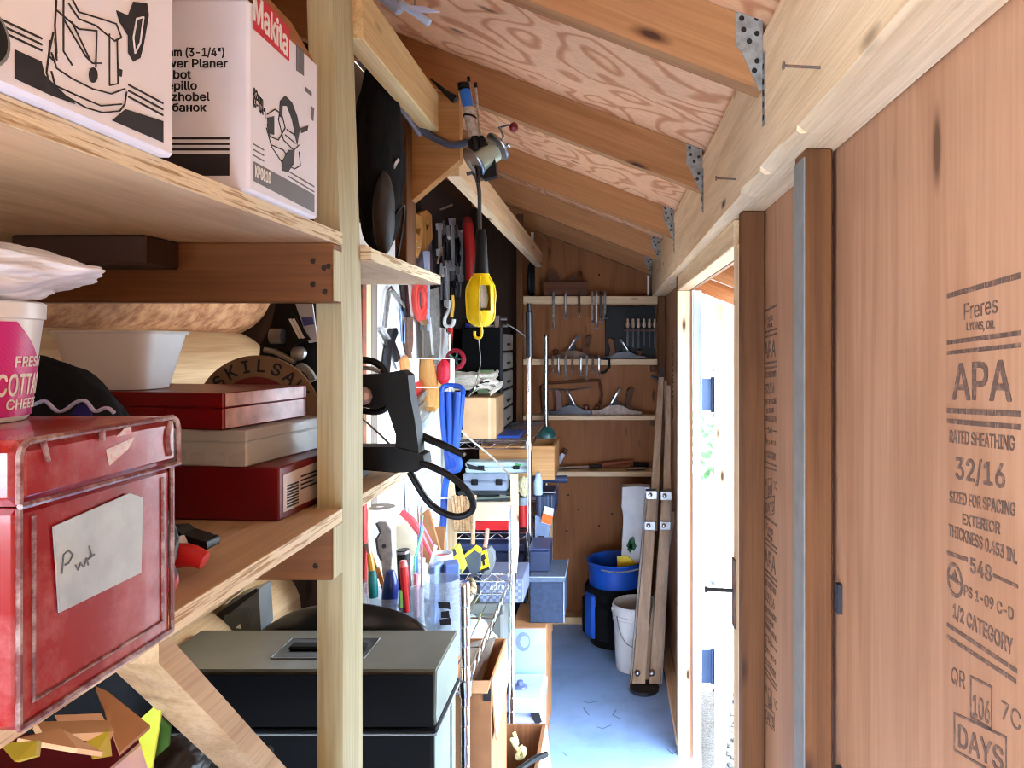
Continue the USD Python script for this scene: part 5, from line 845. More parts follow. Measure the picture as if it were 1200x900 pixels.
saw('handsaw', 'second handsaw with a forked wooden handle', [(492, 250), (500, 246), (506, 252), (507, 280), (502, 288), (498, 302), (496, 290), (494, 268)], [(496, 290), (506, 282), (508, 335), (494, 335)], -.752, wood('tool_handle_dark', (196, 138, 74), (158, 100, 46), 'z', knots=False))
ca = T('pale_batten', 'thin pale upright strip at the edge of the dark tools', 'strip'); ca.add('strip', bx(-.77, -.735, zY := 3.02, 3.05, 1.70, 2.02), plain('pale_blue_strip', (190, 200, 226), .5)); ca.end()
# dark tool cluster hung beyond the white board
tool_grey = plain('tool_grey', (168, 170, 176), .32, .35)
specs = [('hanging_wrench', 'steel combination wrench', 'wrench'), ('hanging_snips', 'black tin snips', 'snips'), ('hanging_pliers', 'dark long nosed pliers', 'pliers')]
lay = [(516, 262, 300, 0), (521, 258, 312, 1), (526, 264, 306, 2), (531, 256, 318, 0), (536, 262, 312, 1), (519, 308, 352, 2), (525, 306, 360, 0), (531, 312, 352, 1), (537, 308, 348, 2), (541, 270, 330, 0)]
for i, (px, pa, pb, kd) in enumerate(lay):
    nm, lb_, ct_ = specs[kd]; X = -.735 - .004 * (i % 3); row = 'upper' if pb < 331 and pa < 300 else 'lower'
    t = T(nm, f'{lb_}, {ORD[i if i < 5 or i == 9 else i - 5] if i != 9 else "last"} of the {row} row of dark hanging tools', ct_, 'dark tools hanging beyond the white board')
    if kd == 0:
        t.add('shank', sd([(px - 1, pa + 6), (px + 1.4, pa + 6), (px + 2.0, pb - 6), (px - .4, pb - 6)], X, .007), tool_grey)
        for yy, s_ in ((pa + 4, 3.2), (pb - 4, 2.8)): t.add('jaw', sd([(px - s_, yy - 4), (px - s_ * .3, yy - 5), (px, yy - 1), (px + s_ * .5, yy - 5), (px + s_, yy - 3), (px + s_ * .8, yy + 4), (px - s_ * .7, yy + 4)], X + .001, .009), tool_grey)
    elif kd == 1:
        t.add('blade', sd([(px, pa), (px + 2.4, pa + 12), (px + .8, pa + 18), (px - 1.6, pa + 16)], X, .008), plain('snip_blade', (110, 112, 118), .35, .3))
        for sgn in (-1, 1): t.add('handle', tube(np.array([sx(px + sgn * a, pa + b, X - .004) for a, b in ((.3, 16), (2.4, 26), (2.8, 36), (1.6, pb - pa))]), [.006, .009, .009, .006], 8), black)
    else:
        t.add('jaw', sd([(px - .6, pa), (px + .8, pa), (px + 1.8, pa + 14), (px - 1.4, pa + 14)], X, .009), tool_grey); t.add('pivot', cyl(sx(px, pa + 15, X - .01), sx(px, pa + 15, X + .002), .008, 10), steel)
        for sgn in (-1, 1): t.add('handle', tube(np.array([sx(px + sgn * a, pa + b, X - .005) for a, b in ((.6, 16), (2.2, 24), (2.0, pb - pa))]), [.006, .008, .006], 8), plain('dull_grip', (60, 58, 62), .5))
    t.end()
for i, (p, lab) in enumerate(((((516, 246, 3.1), (530, 240, 3.15)), 'short chrome bar'), (((518, 290, 3.08), (513, 308, 3.0)), 'long chrome bar'))):
    single('chrome_rod', tb(p, .005, 6), steel, lab + ' lying slanted among the dark hanging tools', 'rod')
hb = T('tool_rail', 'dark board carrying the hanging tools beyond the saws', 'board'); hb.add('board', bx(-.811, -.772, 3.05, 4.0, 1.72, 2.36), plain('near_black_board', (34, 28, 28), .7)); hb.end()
rc_ = T('metal_tube', 'tall dark red cylinder hanging behind the work light', 'tube'); rc_.add('tube', tb([(548, 262, 3.55), (551, 292, 3.55), (552, 328, 3.55)], .026, 18), plain('deep_red', (170, 24, 22), .4)); rc_.add('cap', tb([(548, 262, 3.55), (547.5, 254, 3.55)], [.026, .014], 18), plain('deep_red2', (120, 20, 20), .4)); rc_.end()
hk = T('hook_tool', 'white hook with a yellow strip and a red grip', 'hook'); hk.add('hook', tb([(527, 352, 3.42), (526, 364, 3.42), (521, 374, 3.42), (523, 382, 3.42), (529, 382, 3.42), (532, 374, 3.42)], .009, 10, 24), white_pl); hk.add('yellow_strip', tb([(530, 346, 3.41), (531, 358, 3.41), (529, 372, 3.41)], .0085, 8), plain('ochre', (230, 176, 30), .4)); hk.add('white_tab', fr([(523, 352), (528, 352), (528, 361), (523, 361)], 3.405, .006), white_pl); hk.add('red_grip', tb([(528, 384, 3.42), (527, 394, 3.42), (525.5, 405, 3.42)], [.013, .016, .012], 12), red_pl); hk.end()
wh = T('pulley', 'dark red wheel with green strands hanging under the red grip', 'pulley'); wh.add('rim', ring(q(534, 421, 3.1), .036, .010, (.25, 1, 0), 30, 8), plain('crimson', (150, 20, 44), .35)); wh.add('hub', cyl(q(534, 421, 3.085), q(534, 421, 3.12), .012), dark_steel)  # plain red wheel with spokes
for k in range(5): a = k * 1.256; wh.add('spoke', cyl(q(534, 421, 3.1), q(534, 421, 3.1) + [.034 * math.cos(a), -.006, .034 * math.sin(a)], .004, 6), plain('strand_green', (70, 140, 120), .5))
wh.end()
single('red_pouch', blob(q(520, 436, 3.05), (.028, .022, .052), .12, 2.5, 3, 4), plain('crimson_pouch', (206, 24, 52), .5), 'bright red pouch hanging beside the pale tapered stick', 'pouch')
single('tapered_stick', tube([q(530, 421, 2.9), q(530, 452, 2.9), q(529.5, 480, 2.9), q(529, 500, 2.9)], [.009, .009, .007, .002], 10), plain('pale_stick', (226, 226, 214), .4), 'pale tapered stick hanging between the blue hoses', 'stick')
hs_ = T('blue_hose_hank', 'hank of thick blue hose hanging at the end of the tool board', 'hose')
for k, (a, b, c_) in enumerate(((518, 519, 523), (522, 524, 525), (526, 527, 528), (532, 531, 530), (537, 535, 533), (542, 539, 535))):
    hs_.add('strand', tb([(a, 459, 2.86 + .02 * (k % 2)), (b, 495, 2.86 + .02 * (k % 2)), (c_, 530, 2.87), (c_ + 2, 552, 2.88)], .0105, 10, 18), blue_pl)
hs_.add('loop', tb([(528, 530, 2.84), (537, 538, 2.82), (538, 548, 2.82), (530, 552, 2.84), (524, 560, 2.86), (520, 600, 2.86), (517, 636, 2.86)], .013, 10, 30), blue_pl); hs_.add('top_bend', tb([(517, 462, 2.87), (519, 454, 2.88), (530, 452, 2.89), (541, 455, 2.88), (543, 462, 2.87)], .010, 10, 20), blue_pl); hs_.end()
rh = T('tan_rope_hank', 'coiled hank of tan twisted rope with two hanging ends', 'rope')
for k in range(7): rh.add('coil', tube(smooth_path([q(530 + k * 3.6, 583 - (k % 2), 2.84), q(532 + k * 3.4, 600, 2.82), q(534 + k * 3.4, 621, 2.84), q(533 + k * 3.4, 602, 2.88)], 18, True), .0075, 6, True), rope_tan)
rh.add('hanging_end', tb([(556, 580, 2.80), (555, 610, 2.79), (554, 638, 2.78)], .008, 8, 16), rope_tan); rh.add('hanging_end', tb([(571, 620, 2.82), (570, 632, 2.80), (568, 642, 2.78)], .008, 8, 12), plain('pinkish_rope', (206, 150, 130), .85, 0, .2, 140.)); rh.end()
wb_ = T('wooden_stake', 'flat pale wooden stake standing under the rope hank', 'stake'); wb_.add('stake', fr([(523, 562), (531, 560), (535, 600), (535, 700), (527, 700), (524, 620)], 2.92, .012), pine_z); wb_.end()
single('cardboard_sheet', sd([(476, 560), (512, 550), (514, 596), (478, 610)], -.76, .006), plain('blueish_white', (222, 232, 240), .5), 'pale blue white sheet leaning at the bottom of the hanging board', 'sheet') 

# ------------------------------------------------------------------ big black tool on the lower shelf end
bt = T('grease_gun', 'large black pistol grip power tool with a looped strap in front of the hanging board', 'power tool'); YT = 1.36
bt.add('grip', fr([(446, 438), (470, 434), (478, 440), (480, 462), (486, 492), (490, 522), (491, 540), (462, 540), (464, 510), (452, 474)], YT, .045, .004), black)
bt.add('barrel', fr([(412, 524), (462, 524), (496, 533), (498, 547), (488, 553), (462, 554), (412, 550)], YT - .004, .052, .004), black); bt.add('top_housing', fr([(412, 440), (448, 438), (456, 474), (440, 480), (412, 474)], YT + .004, .05, .004), black)
bt.add('carry_handle', tb([(412, 424, YT + .02), (430, 422, YT + .02), (446, 429, YT + .02), (453, 440, YT + .02)], .0065, 10, 20), black); bt.add('lower_guard', tb([(414, 478, YT + .02), (430, 482, YT + .02), (450, 480, YT + .02), (456, 474, YT + .02)], .006, 8, 18), black)
bt.add('strap_loop', tb([(492, 542, YT), (515, 551, YT), (538, 566, YT), (552, 582, YT), (553, 598, YT + .01), (540, 605, YT + .01), (522, 602, YT + .01), (504, 590, YT + .01), (490, 570, YT), (480, 553, YT)], .0062, 10, 60), black)
bt.add('lance', tb([(494, 511, YT + .05), (520, 522, YT + .05), (543, 533, YT + .05)], [.0075, .007, .006], 12), black); bt.add('lance_tip', tb([(541, 530, YT + .05), (545, 534, YT + .05)], .004, 8), steel); bt.add('cable', tb([(424, 490, YT + .04), (444, 508, YT + .04), (460, 524, YT + .03)], .002, 6, 12), galv)
bt.add('chrome_fitting', blob(q(427, 464, YT), (.014, .012, .016), .15, 3, 4, 3), plain('fitting', (206, 180, 170), .3, .5)); bt.add('shiny_lever', tb([(424, 431, YT), (436, 432, YT), (446, 436, YT)], .004, 8), steel); bt.add('foot', rb(xy(412, YT), xy(424, YT), YT, YT + .045, 1.4037, zy(548, YT), .003), black); bt.end()

# ------------------------------------------------------------------ overhead: bag, fishing rods, work light, clip
bgk = T('hanging_bag', 'black leather bag hanging from the plate above the shelf end', 'bag')
bgk.add('body', blob((xy(441, 1.52), 1.53, 2.02), (.048, .085, .19), .16, 1.6, 6, 5, 1.804), black_cloth); bgk.add('side_panel', blob(q(450, 250, 1.462), (.020, .03, .080), .12, 1.4, 31, 4), grey_leather)
bgk.add('strap', tb([(420, 72, 1.5), (440, 96, 1.52), (468, 126, 1.58), (492, 158, 1.66)], .005, 6, 20), plain('grey_strap', (112, 108, 118), .5)); bgk.add('buckle', tb([(459, 200, 1.5), (464, 190, 1.5), (467, 186, 1.5)], .004, 6), steel); bgk.add('strap', tb([(464, 250, 1.47), (472, 240, 1.5), (466, 300, 1.5)], .003, 6, 12), black); bgk.end()
single('rubber_tie', tube(smooth_path([q(444, 84, 1.60), q(470, 118, 1.66), q(494, 152, 1.72), q(514, 164, 1.738), q(534, 170, 1.738), q(548, 166, 1.742)], 40), .0085, 8), plain('rubber_grey', (72, 76, 92), .45), 'dark rubber strap tying the fishing rods to the brace', 'strap')
single('black_spike', tube([q(504, 92, 1.74), q(522, 108, 1.74), q(534, 117, 1.74)], [.002, .006, .010], 10), black, 'black pointed rod end resting beside the rod butts', 'rod')
fs = T('fishing_rod', 'fishing rod with a blue taped cork grip and large reel', 'fishing rod'); YF = 1.70; cork = worn('cork_grip', (196, 178, 160), (150, 130, 116), .8, .4, .65, 90.)
fs.add('butt_cap', tb([(543, 98, YF), (544, 105, YF)], .0138, 14), black); fs.add('blue_tape', tb([(544.5, 106, YF), (549, 126, YF)], .0128, 14), plain('tape_blue', (40, 110, 196), .4)); fs.add('grip', tb([(549, 126, YF), (552, 145, YF), (556, 160, YF)], [.0125, .0125, .0125], 14), cork); fs.add('band', ring(q(550.5, 137, YF), .0140, .0022, (.15, .1, 1), 18, 6), black); fs.add('seat', tb([(556, 160, YF), (560, 190, YF), (560.5, 205, YF), (560.5, 215, YF)], [.0085, .0075, .006, .005], 12), dark_steel)
fs.add('reel_frame', fr([(548, 164), (566, 158), (580, 186), (582, 206), (566, 210), (552, 192)], YF + .006, .026, .003), black); fs.add('reel_spool', cyl(q(558, 192, YF - .004), q(578, 178, YF + .03), .024, 20), plain('spool_green', (190, 204, 184), .3, .4)); 
ax = q(578, 178, YF + .02) - q(558, 192, YF - .0); ax /= np.linalg.norm(ax)
for p_, nm in ((q(555, 190, YF), 'reel_plate'), (q(583, 172, YF + .03), 'reel_plate')): fs.add(nm, lathe([(0, -.003), (.034, -.003), (.036, 0), (.034, .003), (0, .003)], 28, p_, ax), steel)
fs.add('crank', cat(tb([(584, 172, YF + .02), (590, 160, YF + .0), (586, 150, YF)], .003, 6)), steel); fs.add('crank_arm', tb([(584, 150, YF), (597, 146, YF)], .0022, 6), dark_steel); fs.add('crank_knob', blob(q(602, 149, YF), (.010, .008, .011), .1, 2, 3, 3), plain('knob_red', (120, 20, 24), .35)); fs.add('handle_knob', blob(q(596, 170, YF), (.006, .006, .006), .05, 2, 1, 3), chrome); fs.end()
for i, (a, b, lab) in enumerate((((549, 92), (553, 120), 'thin fishing rod end just behind the blue taped grip'), ((557, 99), (562, 152), 'thin fishing rod end with a dark tip in front of the ceiling'))):
    f2 = T('fishing_rod', lab, 'fishing rod'); f2.add('blank', tb([(a[0] + .6, a[1] + 4, 1.735), (b[0], b[1], 1.735), (b[0] + 3, b[1] + 60, 1.735)], .0028, 8), cork); f2.add('dark_tip', tb([(a[0], a[1] - 2, 1.735), (a[0] + .6, a[1] + 4, 1.735)], .004, 8), black); f2.end()
wl_ = T('work_light', 'yellow caged work light with a black handle hanging on its cord', 'lamp'); YW = 1.85; wx = xy(564, YW)
wl_.add('cord', tb([(547, 204, YW), (553, 202, YW), (560, 214, YW), (562, 240, YW), (562.5, 270, YW)], .005, 8, 12), plain('cord_grey', (70, 70, 70), .5)); hz0, hz1 = zy(322, YW), zy(269, YW); hL = hz1 - hz0
wl_.add('grip', lathe([(0, 0), (.018, 0), (.0175, hL * .1), (.015, hL * .4), (.0135, hL * .85), (.011, hL), (0, hL)], 24, (wx, YW, hz0)), black)
cz0, cz1 = zy(383, YW), zy(321, YW); hC = cz1 - cz0
shell = lathe([(.016, hC), (.020, hC), (.021, hC * .92), (.034, hC * .78), (.0355, hC * .3), (.031, hC * .12), (.018, hC * .02), (0, 0), (0, .002), (.017, hC * .03), (.029, hC * .13), (.0335, hC * .3), (.032, hC * .77), (.019, hC * .9), (.016, hC)], 36, (wx, YW, cz0))
fcs = shell.triangles_center; ang_ = np.degrees(np.arctan2(fcs[:, 1] - YW, fcs[:, 0] - wx)); opn = (ang_ > -88) & (ang_ < -40) & (fcs[:, 2] > cz0 + hC * .28) & (fcs[:, 2] < cz0 + hC * .80)
shell.update_faces(~opn); wl_.add('cage', shell, yellow_pl, 40)
for k in range(5):
    a = math.radians(-160 + k * 72); wl_.add('cage_bar', tube(smooth_path([(wx + r_ * math.cos(a), YW + r_ * math.sin(a), cz0 + h_) for r_, h_ in ((.012, .001), (.032, hC * .13), (.0355, hC * .32), (.0345, hC * .76), (.022, hC * .94))], 14), .0022, 6), yellow_pl)
wl_.add('bulb', lathe([(0, 0), (.014, .008), (.018, .03), (.013, .055), (.010, .075), (0, .075)], 20, (wx, YW, cz0 + hC * .3)), white_pl)
wl_.add('hook', tb([(564, 383, YW), (564.5, 390, YW), (562, 396, YW), (557.5, 395, YW), (556.5, 388, YW)], .0035, 8, 18), yellow_pl); wl_.end()
for px, py, Y, lab in ((530, 454, 2.885, 'blue hose hank'), (530, 420, 2.905, 'pale tapered stick'), (521, 428, 3.05, 'red pouch'), (534, 421, 3.11, 'crimson wheel'), (542, 584, 2.85, 'tan rope hank')):
    single('wall_peg', cyl((-.775, Y, zy(py, Y)), (xy(px, Y) + .004, Y, zy(py, Y)), .003, 8), white_pl, f'white peg carrying the {lab} on the hanging board', 'peg')
single('thin_cord', tb([(561, 398, 2.6), (563, 420, 2.7), (560, 440, 2.9), (557, 452, 3.3)], .002, 5, 24), galv, 'thin grey cord dangling below the work light', 'cord')
cp_ = T('spring_clip', 'pale blue plastic spring clip lodged under the roof', 'clip'); pbp = plain('pale_blue_plastic', (186, 206, 240), .3)
cp_.add('jaw', tb([(444, -8, 1.55), (462, 6, 1.55), (468, 14, 1.55)], [.012, .014, .010], 10), pbp); cp_.add('jaw', tb([(470, 4, 1.545), (488, 16, 1.545), (503, 27, 1.545)], [.008, .008, .008], 10), plain('pale_blue2', (206, 222, 246), .3)); cp_.add('fin', sheet([q(474, 6, 1.54), q(498, 8, 1.54), q(516, 14, 1.54), q(492, 15, 1.54)], .002), plain('pale_lilac', (222, 222, 244), .3)); cp_.add('hanging_wire', cyl(q(486, 8, 1.545), [q(486, 8, 1.545)[0], 1.545, roof_z(q(486, 8, 1.545)[0])], .0012, 6), steel); cp_.end()
abk = T('angle_bracket', 'white steel angle bracket on the brace near the end wall', 'bracket'); abk.add('plate', cat(fr([(622, 272), (625, 272), (625, 298), (613, 298), (613, 295), (622, 295)], 4.3, .02)), white_pl); abk.end()
single('white_strip', bx(xy(758.5, 4.33), xy(760.5, 4.33), 4.325, 4.335, zy(346, 4.33), zy(323, 4.33)), white_pl, 'narrow white strip standing on the top shelf at the header', 'strip')

# ------------------------------------------------------------------ end wall: clamps, planes, chisels on the shelves
def c_clamp(label, px, py0, py1, Y, w, m, group):
    t = T('c_clamp', label, 'clamp', group); za, zb2 = zy(py0, Y), zy(py1, Y); x = xy(px, Y); d = .07
    t.add('frame', tube([(x, Y + .028, za + .010), (x, Y - .012, za + .012), (x, Y - .020, za), (x, Y - .020, zb2 + .03), (x, Y - .014, zb2 + .02), (x, Y + .02, zb2 + .02)], .0065, 6), m)
    t.add('screw', cyl((x, Y + .012, zb2 - .004), (x, Y + .012, za - .05), .0042, 8), steel); t.add('handle', cyl((x - w, Y + .012, zb2 - .004), (x + w, Y + .012, zb2 - .004), .0028, 6), steel); t.end()
for i, (px, pb) in enumerate(((649, 384), (663, 372), (679, 370), (694, 378), (699, 384), (704, 376), (709, 372))): c_clamp(f'{ORD[i]} C-clamp from the dark coil on the top end wall shelf', px, 345, pb, 4.345, .014, (galv, steel, dark_steel)[i % 3], 'clamps hanging on the top shelf')
for i, px in enumerate((648, 655, 663, 671, 681, 688, 695, 702)): c_clamp(f'{ORD[i]} small C-clamp from the chrome posts on the second end wall shelf', px, 420, 436 + (i % 3) * 4, 4.345, .011, (rust, steel, galv)[i % 3], 'small clamps hanging on the second shelf')
single('bent_bracket', tube([q(704, 420, 4.34), q(714, 421, 4.34), q(714, 430, 4.34), q(709, 436, 4.34), q(704, 437, 4.34)], .008, 8), black, 'black bent iron hook beside the small clamps', 'hook')
Y1 = 4.38
def jack(label, px0, px1, zs, py_top, m_body):
    t = T('wooden_plane', label, 'plane'); h = zy(py_top, Y1) - zs
    t.add('body', rb(xy(px0, Y1), xy(px1, Y1), Y1 + .01, Y1 + .075, zs + .0004, zs + h, .004), m_body); t.add('handle', fr([(px0 + 8, py_top), (px0 + 6, py_top - 8), (px0 + 10, py_top - 14), (px0 + 16, py_top - 10), (px0 + 22, py_top)], Y1 + .03, .025, .003), m_body); t.add('knob', lathe([(0, 0), (.008, 0), (.007, .02), (.013, .03), (.015, .045), (.010, .055), (0, .056)], 16, (xy(px1 - 10, Y1), Y1 + .04, zs + h)), m_body); t.add('wedge', fr([(px1 - 22, py_top), (px1 - 20, py_top - 6), (px1 - 16, py_top - 6), (px1 - 13, py_top)], Y1 + .025, .03), m_body); t.end()
jack('long dark wooden jack plane on the top end wall shelf', 636, 689, 1.922, 329, dark_wood)
ck_ = T('hose_coil', 'black coil of cable standing at the end of the top shelf', 'cable')
for k in range(4): ck_.add('loop', ring((xy(622, Y1) + .006 * (k - 1.5), Y1 + .052, 1.922 + .104), .092, .009, (1, .25 * (k - 1.5) * .2, 0), 26, 8, .46), black)
ck_.end()
def bench_plane(label, px, Y, zs, L, H, m, mw, flip=1):
    t = T('hand_plane', label, 'plane'); c = np.array([xy(px, Y), Y + .05, zs + .0005]); f = flip
    P_ = lambda a, b: (c[0] + f * a * L, c[2] + b * H)
    def E(pts, t_, y0): return extr(pg([P_(*p) for p in pts]), t_, lambda u, v, w: np.stack([u, y0 + w, v], 1))
    t.add('sole', E([(-.5, 0), (.5, 0), (.5, .10), (.46, .14), (.30, .16), (.16, .30), (-.02, .34), (-.16, .28), (-.30, .14), (-.5, .11)], .004, c[1] - .028), m); t.add('sole', E([(-.5, 0), (.5, 0), (.5, .10), (.46, .14), (.30, .16), (.16, .30), (-.02, .34), (-.16, .28), (-.30, .14), (-.5, .11)], .004, c[1] + .024), m); t.add('sole', E([(-.5, 0), (.5, 0), (.5, .06), (-.5, .06)], .047, c[1] - .0235), m)
    t.add('frog', E([(-.06, .07), (.22, .07), (.04, .6), (-.02, .55)], .036, c[1] - .018), black); t.add('iron', E([(.16, .10), (.20, .12), (-.06, .92), (-.10, .88)], .040, c[1] - .020), dark_steel); t.add('lever_cap', E([(.08, .40), (.10, .41), (-.01, .76), (-.03, .74)], .024, c[1] - .026), steel)
    t.add('tote', E([(-.34, .07), (-.16, .07), (-.20, .5), (-.22, .8), (-.30, .95), (-.36, .86), (-.32, .6), (-.30, .4)], .022, c[1] - .011), mw); t.add('front_knob', lathe([(0, 0), (.010, 0), (.007, .014), (.015, .028), (.013, .042), (0, .046)], 16, (c[0] + f * .36 * L, c[1], c[2] + .06 * H)), mw); t.end()
bench_plane('dark bench plane in the middle of the second end wall shelf', 672, Y1, 1.556, .30, .15, rust, dark_wood, -1)
bench_plane('dim bench plane under the chisels on the second end wall shelf', 731, Y1, 1.556, .26, .13, dark_steel, wood('tote_brown', (140, 90, 56), (100, 60, 36), 'z', knots=False), 1)
bench_plane('pale soled bench plane behind the thin post on the third shelf', 668, Y1, 1.229, .26, .16, dark_steel, plain('tote_red', (106, 60, 54), .4), 1)
bench_plane('bench plane with a pierced pale sole on the third shelf', 722, Y1, 1.229, .30, .17, plain('pierced_pale', (120, 98, 86), .4, .3, .3, 60.), dark_wood, -1)
hs2 = T('hacksaw', 'dark hacksaw frame hung above the third end wall shelf', 'saw'); hs2.add('frame', tb([(637, 484, 4.473), (634, 452, 4.473), (642, 449, 4.473), (690, 446, 4.473), (702, 446, 4.473), (705, 462, 4.473), (703, 474, 4.473)], .010, 8), dark_wood); hs2.add('blade', tb([(636, 456, 4.473), (668, 457, 4.473), (692, 454, 4.473)], .005, 6), steel); hs2.end()
cr = T('chisel_rack', 'black panel holding a row of chisels with pale handles', 'rack'); cr.add('panel', rb(xy(709, 4.46), xy(768, 4.46), 4.465, 4.485, 1.5565, 1.868, .002), black); cr.add('rail', rb(xy(730, 4.42), xy(768, 4.42), 4.425, 4.464, zy(388, 4.42), zy(385, 4.42), .001), dark_wood); cr.end()
for i in range(6):
    x = xy(735.5 + i * 6.4, 4.415); t = T('bench_chisel', f'{ORD[i]} chisel from the bench planes in the black rack', 'chisel', 'chisels in the black rack'); zc_ = zy(384, 4.415)
    t.add('handle', lathe([(0, 0), (.007, 0), (.011, .012), (.010, .030), (.006, .036), (.008, .042), (.006, .052), (0, .053)], 12, (x, 4.415, zc_)), plain('chisel_handle', (206, 172, 140) if i < 3 else (196, 140, 110), .45)); t.add('blade', bx(x - .005, x + .005, 4.413, 4.4165, zc_ - .11 - .004 * (i % 3), zc_ - .0005), dark_steel); t.end()
t = T('spokeshave', 'dark long handled tool with bright tip on the lowest end wall shelf', 'spokeshave'); t.add('bar', tb([(652, 549, 4.42), (690, 547, 4.42)], .010, 8), steel); t.add('handle', tb([(690, 547, 4.42), (706, 546, 4.42)], .012, 8), black); t.end()
t = T('drawknife', 'red brown wooden handled drawknife on the lowest end wall shelf', 'drawknife'); t.add('handle', tb([(702, 545, 4.45), (742, 541, 4.45)], .016, 10), plain('red_brown', (136, 66, 40), .4)); t.add('blade', tb([(735, 550, 4.40), (756, 549, 4.40)], .009, 6), steel); t.add('tang', tb([(742, 544, 4.45), (760, 545, 4.45)], .014, 8), black); t.end()
t = T('white_brush', 'short white brush handle leaning on the lowest end wall shelf', 'brush'); t.add('handle', tb([(654, 543, 4.40), (660, 532, 4.42)], .014, 10), plain('lilac_white', (206, 206, 226), .4)); t.add('dark_end', tb([(660, 532, 4.42), (663, 526, 4.43)], .016, 10), dark_wood); t.end()

# ------------------------------------------------------------------ floor by the end wall: organiser bucket, sack, pail, folded tripod
ob = T('bucket_organiser', 'blue bucket wrapped in a black pocket tool organiser on the floor', 'bucket'); bc = np.array([.03, 4.16, 0.]); bcol = plain('royal_blue', (22, 84, 190), .45)
ob.add('body', lathe([(0, .001), (.125, .001), (.130, .01), (.158, .44), (.164, .445), (.164, .455), (.154, .455), (.126, .014), (0, .012)], 40, bc), bcol, 40); ob.add('rim', ring(bc + [0, 0, .452], .161, .007, (0, 0, 1), 40, 8), bcol)
ob.add('organiser', lathe([(.130, .004), (.140, .004), (.146, .05), (.178, .30), (.166, .325), (.152, .325)], 36, bc), black_cloth, 40)
for k in range(7):
    a = math.radians(-175 + k * 30); cc = bc + [.172 * math.cos(a), .172 * math.sin(a), .19]; m = rb(-.045, .045, -.016, .016, -.13, .06 + .05 * (k % 2), .012); m.apply_transform(trimesh.transformations.rotation_matrix(a + math.pi / 2, (0, 0, 1))); m.apply_translation(cc); ob.add('pocket', m, bcol if k in (1, 4) else black_cloth)
ob.add('bail', tb([(704, 668, 3.96), (722, 671, 3.95), (752, 666, 3.96)], .004, 6, 16), galv); ob.end()
sk2 = T('paper_sack', 'tall white sack with green leaf print and yellow base in the organiser bucket', 'sack'); Ys = 4.12
wm = trimesh.creation.box([.15, .09, .42], ); wm = wm.subdivide_to_size(.03); v = wm.vertices; v = v + (meshkit.fbm(v * 9 + 3, 3, 5)[:, None] - .5) * [.035, .03, .02]; v[:, 0] *= 1 - .12 * (v[:, 2] + .05) ** 2; wm = trimesh.Trimesh(v + [xy(745, Ys), Ys + .035, zy(573, Ys) - .20], wm.faces, process=False)
sk2.add('body', wm, plain('sack_white', (226, 226, 226), .5, 0, .06, 12.), 40); sk2.add('yellow_top', rb(xy(740, Ys), xy(754, Ys), Ys + .0, Ys + .06, zy(576, Ys), zy(570, Ys), .006), yellow_pl)
sk2.add('yellow_panel', fr([(723, 652), (734, 651), (746, 660), (746, 674), (724, 672)], Ys - .028, .006, .003), yellow_pl); sk2.add('leaf_print', cat([fr([(734 + a, 640 + b), (738 + a, 632 + b), (741 + a, 638 + b), (738 + a, 644 + b)], Ys - .030, .003) for a, b in ((0, 0), (3, -3), (5, 2), (1, 4))]), plain('leaf_print', (40, 110, 60), .6), kind='stuff'); sk2.end()
pc = np.array([.128, 3.83, 0.]); pail = T('white_pail', 'grubby white plastic pail with wire handle in front of the organiser bucket', 'bucket'); pw = worn('grubby_white', (226, 222, 218), (190, 176, 164), .4, .55, .8, 10.)
pail.add('body', lathe([(0, .001), (.100, .001), (.103, .006), (.116, .245), (.120, .247), (.120, .262), (.117, .264), (.121, .266), (.121, .28), (.1175, .282), (.122, .284), (.122, .318), (.119, .33), (.113, .33), (.113, .25), (.100, .008), (0, .006)], 44, pc), pw, 40); pail.add('handle', tb([(723, 722, 3.76), (727, 742, 3.72), (738, 757, 3.69), (752, 760, 3.68)], .0028, 6, 20), galv)
pail.add('handle_lug', cat(cyl(pc + [-.125, -.02, .30], pc + [-.115, -.018, .30], .012, 12)), pw); pail.end()
tr = T('folded_tripod', 'old wooden surveying tripod standing folded with its head on the floor', 'tripod'); tw_ = wood('tripod_wood', (176, 146, 118), (140, 110, 86), 'z', knots=False)
hd = q(755, 802, 3.56); hd[2] = 0
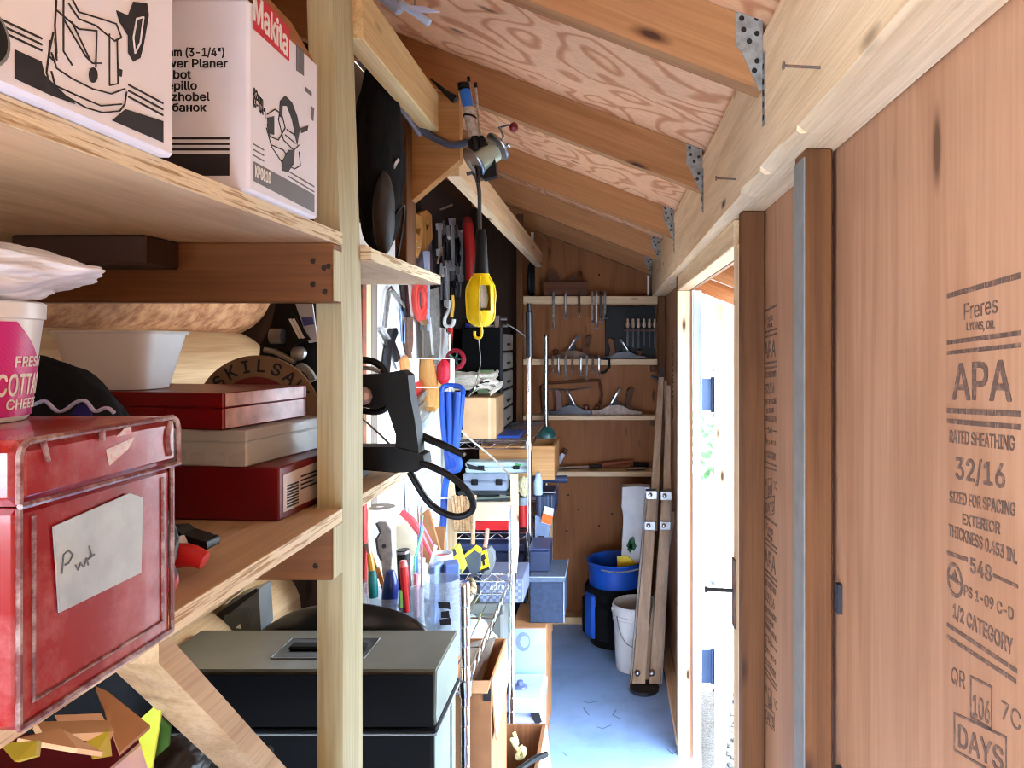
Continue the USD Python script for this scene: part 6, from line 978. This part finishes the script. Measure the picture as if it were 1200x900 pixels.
tr.add('head', lathe([(0, .001), (.062, .001), (.070, .008), (.070, .022), (.055, .03), (0, .032)], 28, hd), dark_steel)
def leg(a, b, wa_, wb2, ya, yb):
    A0, A1, B0, B1 = q(a[0], a[1], ya), q(a[0] + wa_, a[1], ya), q(b[0], b[1], yb), q(b[0] + wb2, b[1], yb); th = np.array([0, .038, 0]); return trimesh.convex.convex_hull(np.array([A0, A1, B0, B1, A0 + th, A1 + th, B0 + th, B1 + th]))
l1 = tr.add('leg', leg((741, 801), (759, 580), 15, 11, 3.56, 3.68), tw_); l2 = tr.add('leg', leg((761, 801), (776, 580), 13, 10, 3.56, 3.68), tw_); l3 = tr.add('leg', leg((750, 797), (784, 600), 10, 8, 3.62, 3.74), tw_)
tr.add('leg_edge', cat(leg((738, 801), (756.5, 580), 2, 2, 3.555, 3.675)), weathered, parent=l1); tr.add('leg_edge', cat(leg((774.5, 801), (786, 580), 1.6, 1.6, 3.555, 3.675)), weathered, parent=l2)
tr.add('upper_leg', leg((760, 622), (772, 440), 10, 6, 3.70, 3.84), tw_); tr.add('upper_leg', leg((776, 622), (781, 452), 9, 5, 3.70, 3.84), tw_); tr.add('upper_leg', leg((783, 610), (778, 446), 5, 4, 3.74, 3.86), tw_)
tr.add('spike', trimesh.convex.convex_hull(np.array([q(772, 442, 3.838), q(779, 442, 3.838), q(775.5, 428, 3.85), q(775.5, 442, 3.87)])), dark_steel); tr.add('spur', tb([(763, 441, 3.85), (774, 445, 3.845)], .008, 8), dark_steel)
for px, py in ((757, 580), (774, 581), (755, 616), (773, 616)):
    Yc = 3.675 - (py - 580) / 36 * .02; tr.add('clamp_band', rb(xy(px, Yc), xy(px + 13, Yc), Yc - .006, Yc + .046, zy(py + 5, Yc), zy(py - 5, Yc), .002), steel); tr.add('wing_screw', blob(q(px + 5, py, Yc - .012), (.011, .010, .011), .1, 2, 1, 3), chrome)
for px, py in ((747, 789), (764, 789)): tr.add('bolt', blob(q(px, py, 3.55), (.014, .012, .014), .05, 2, 1, 3), steel)
tr.end()
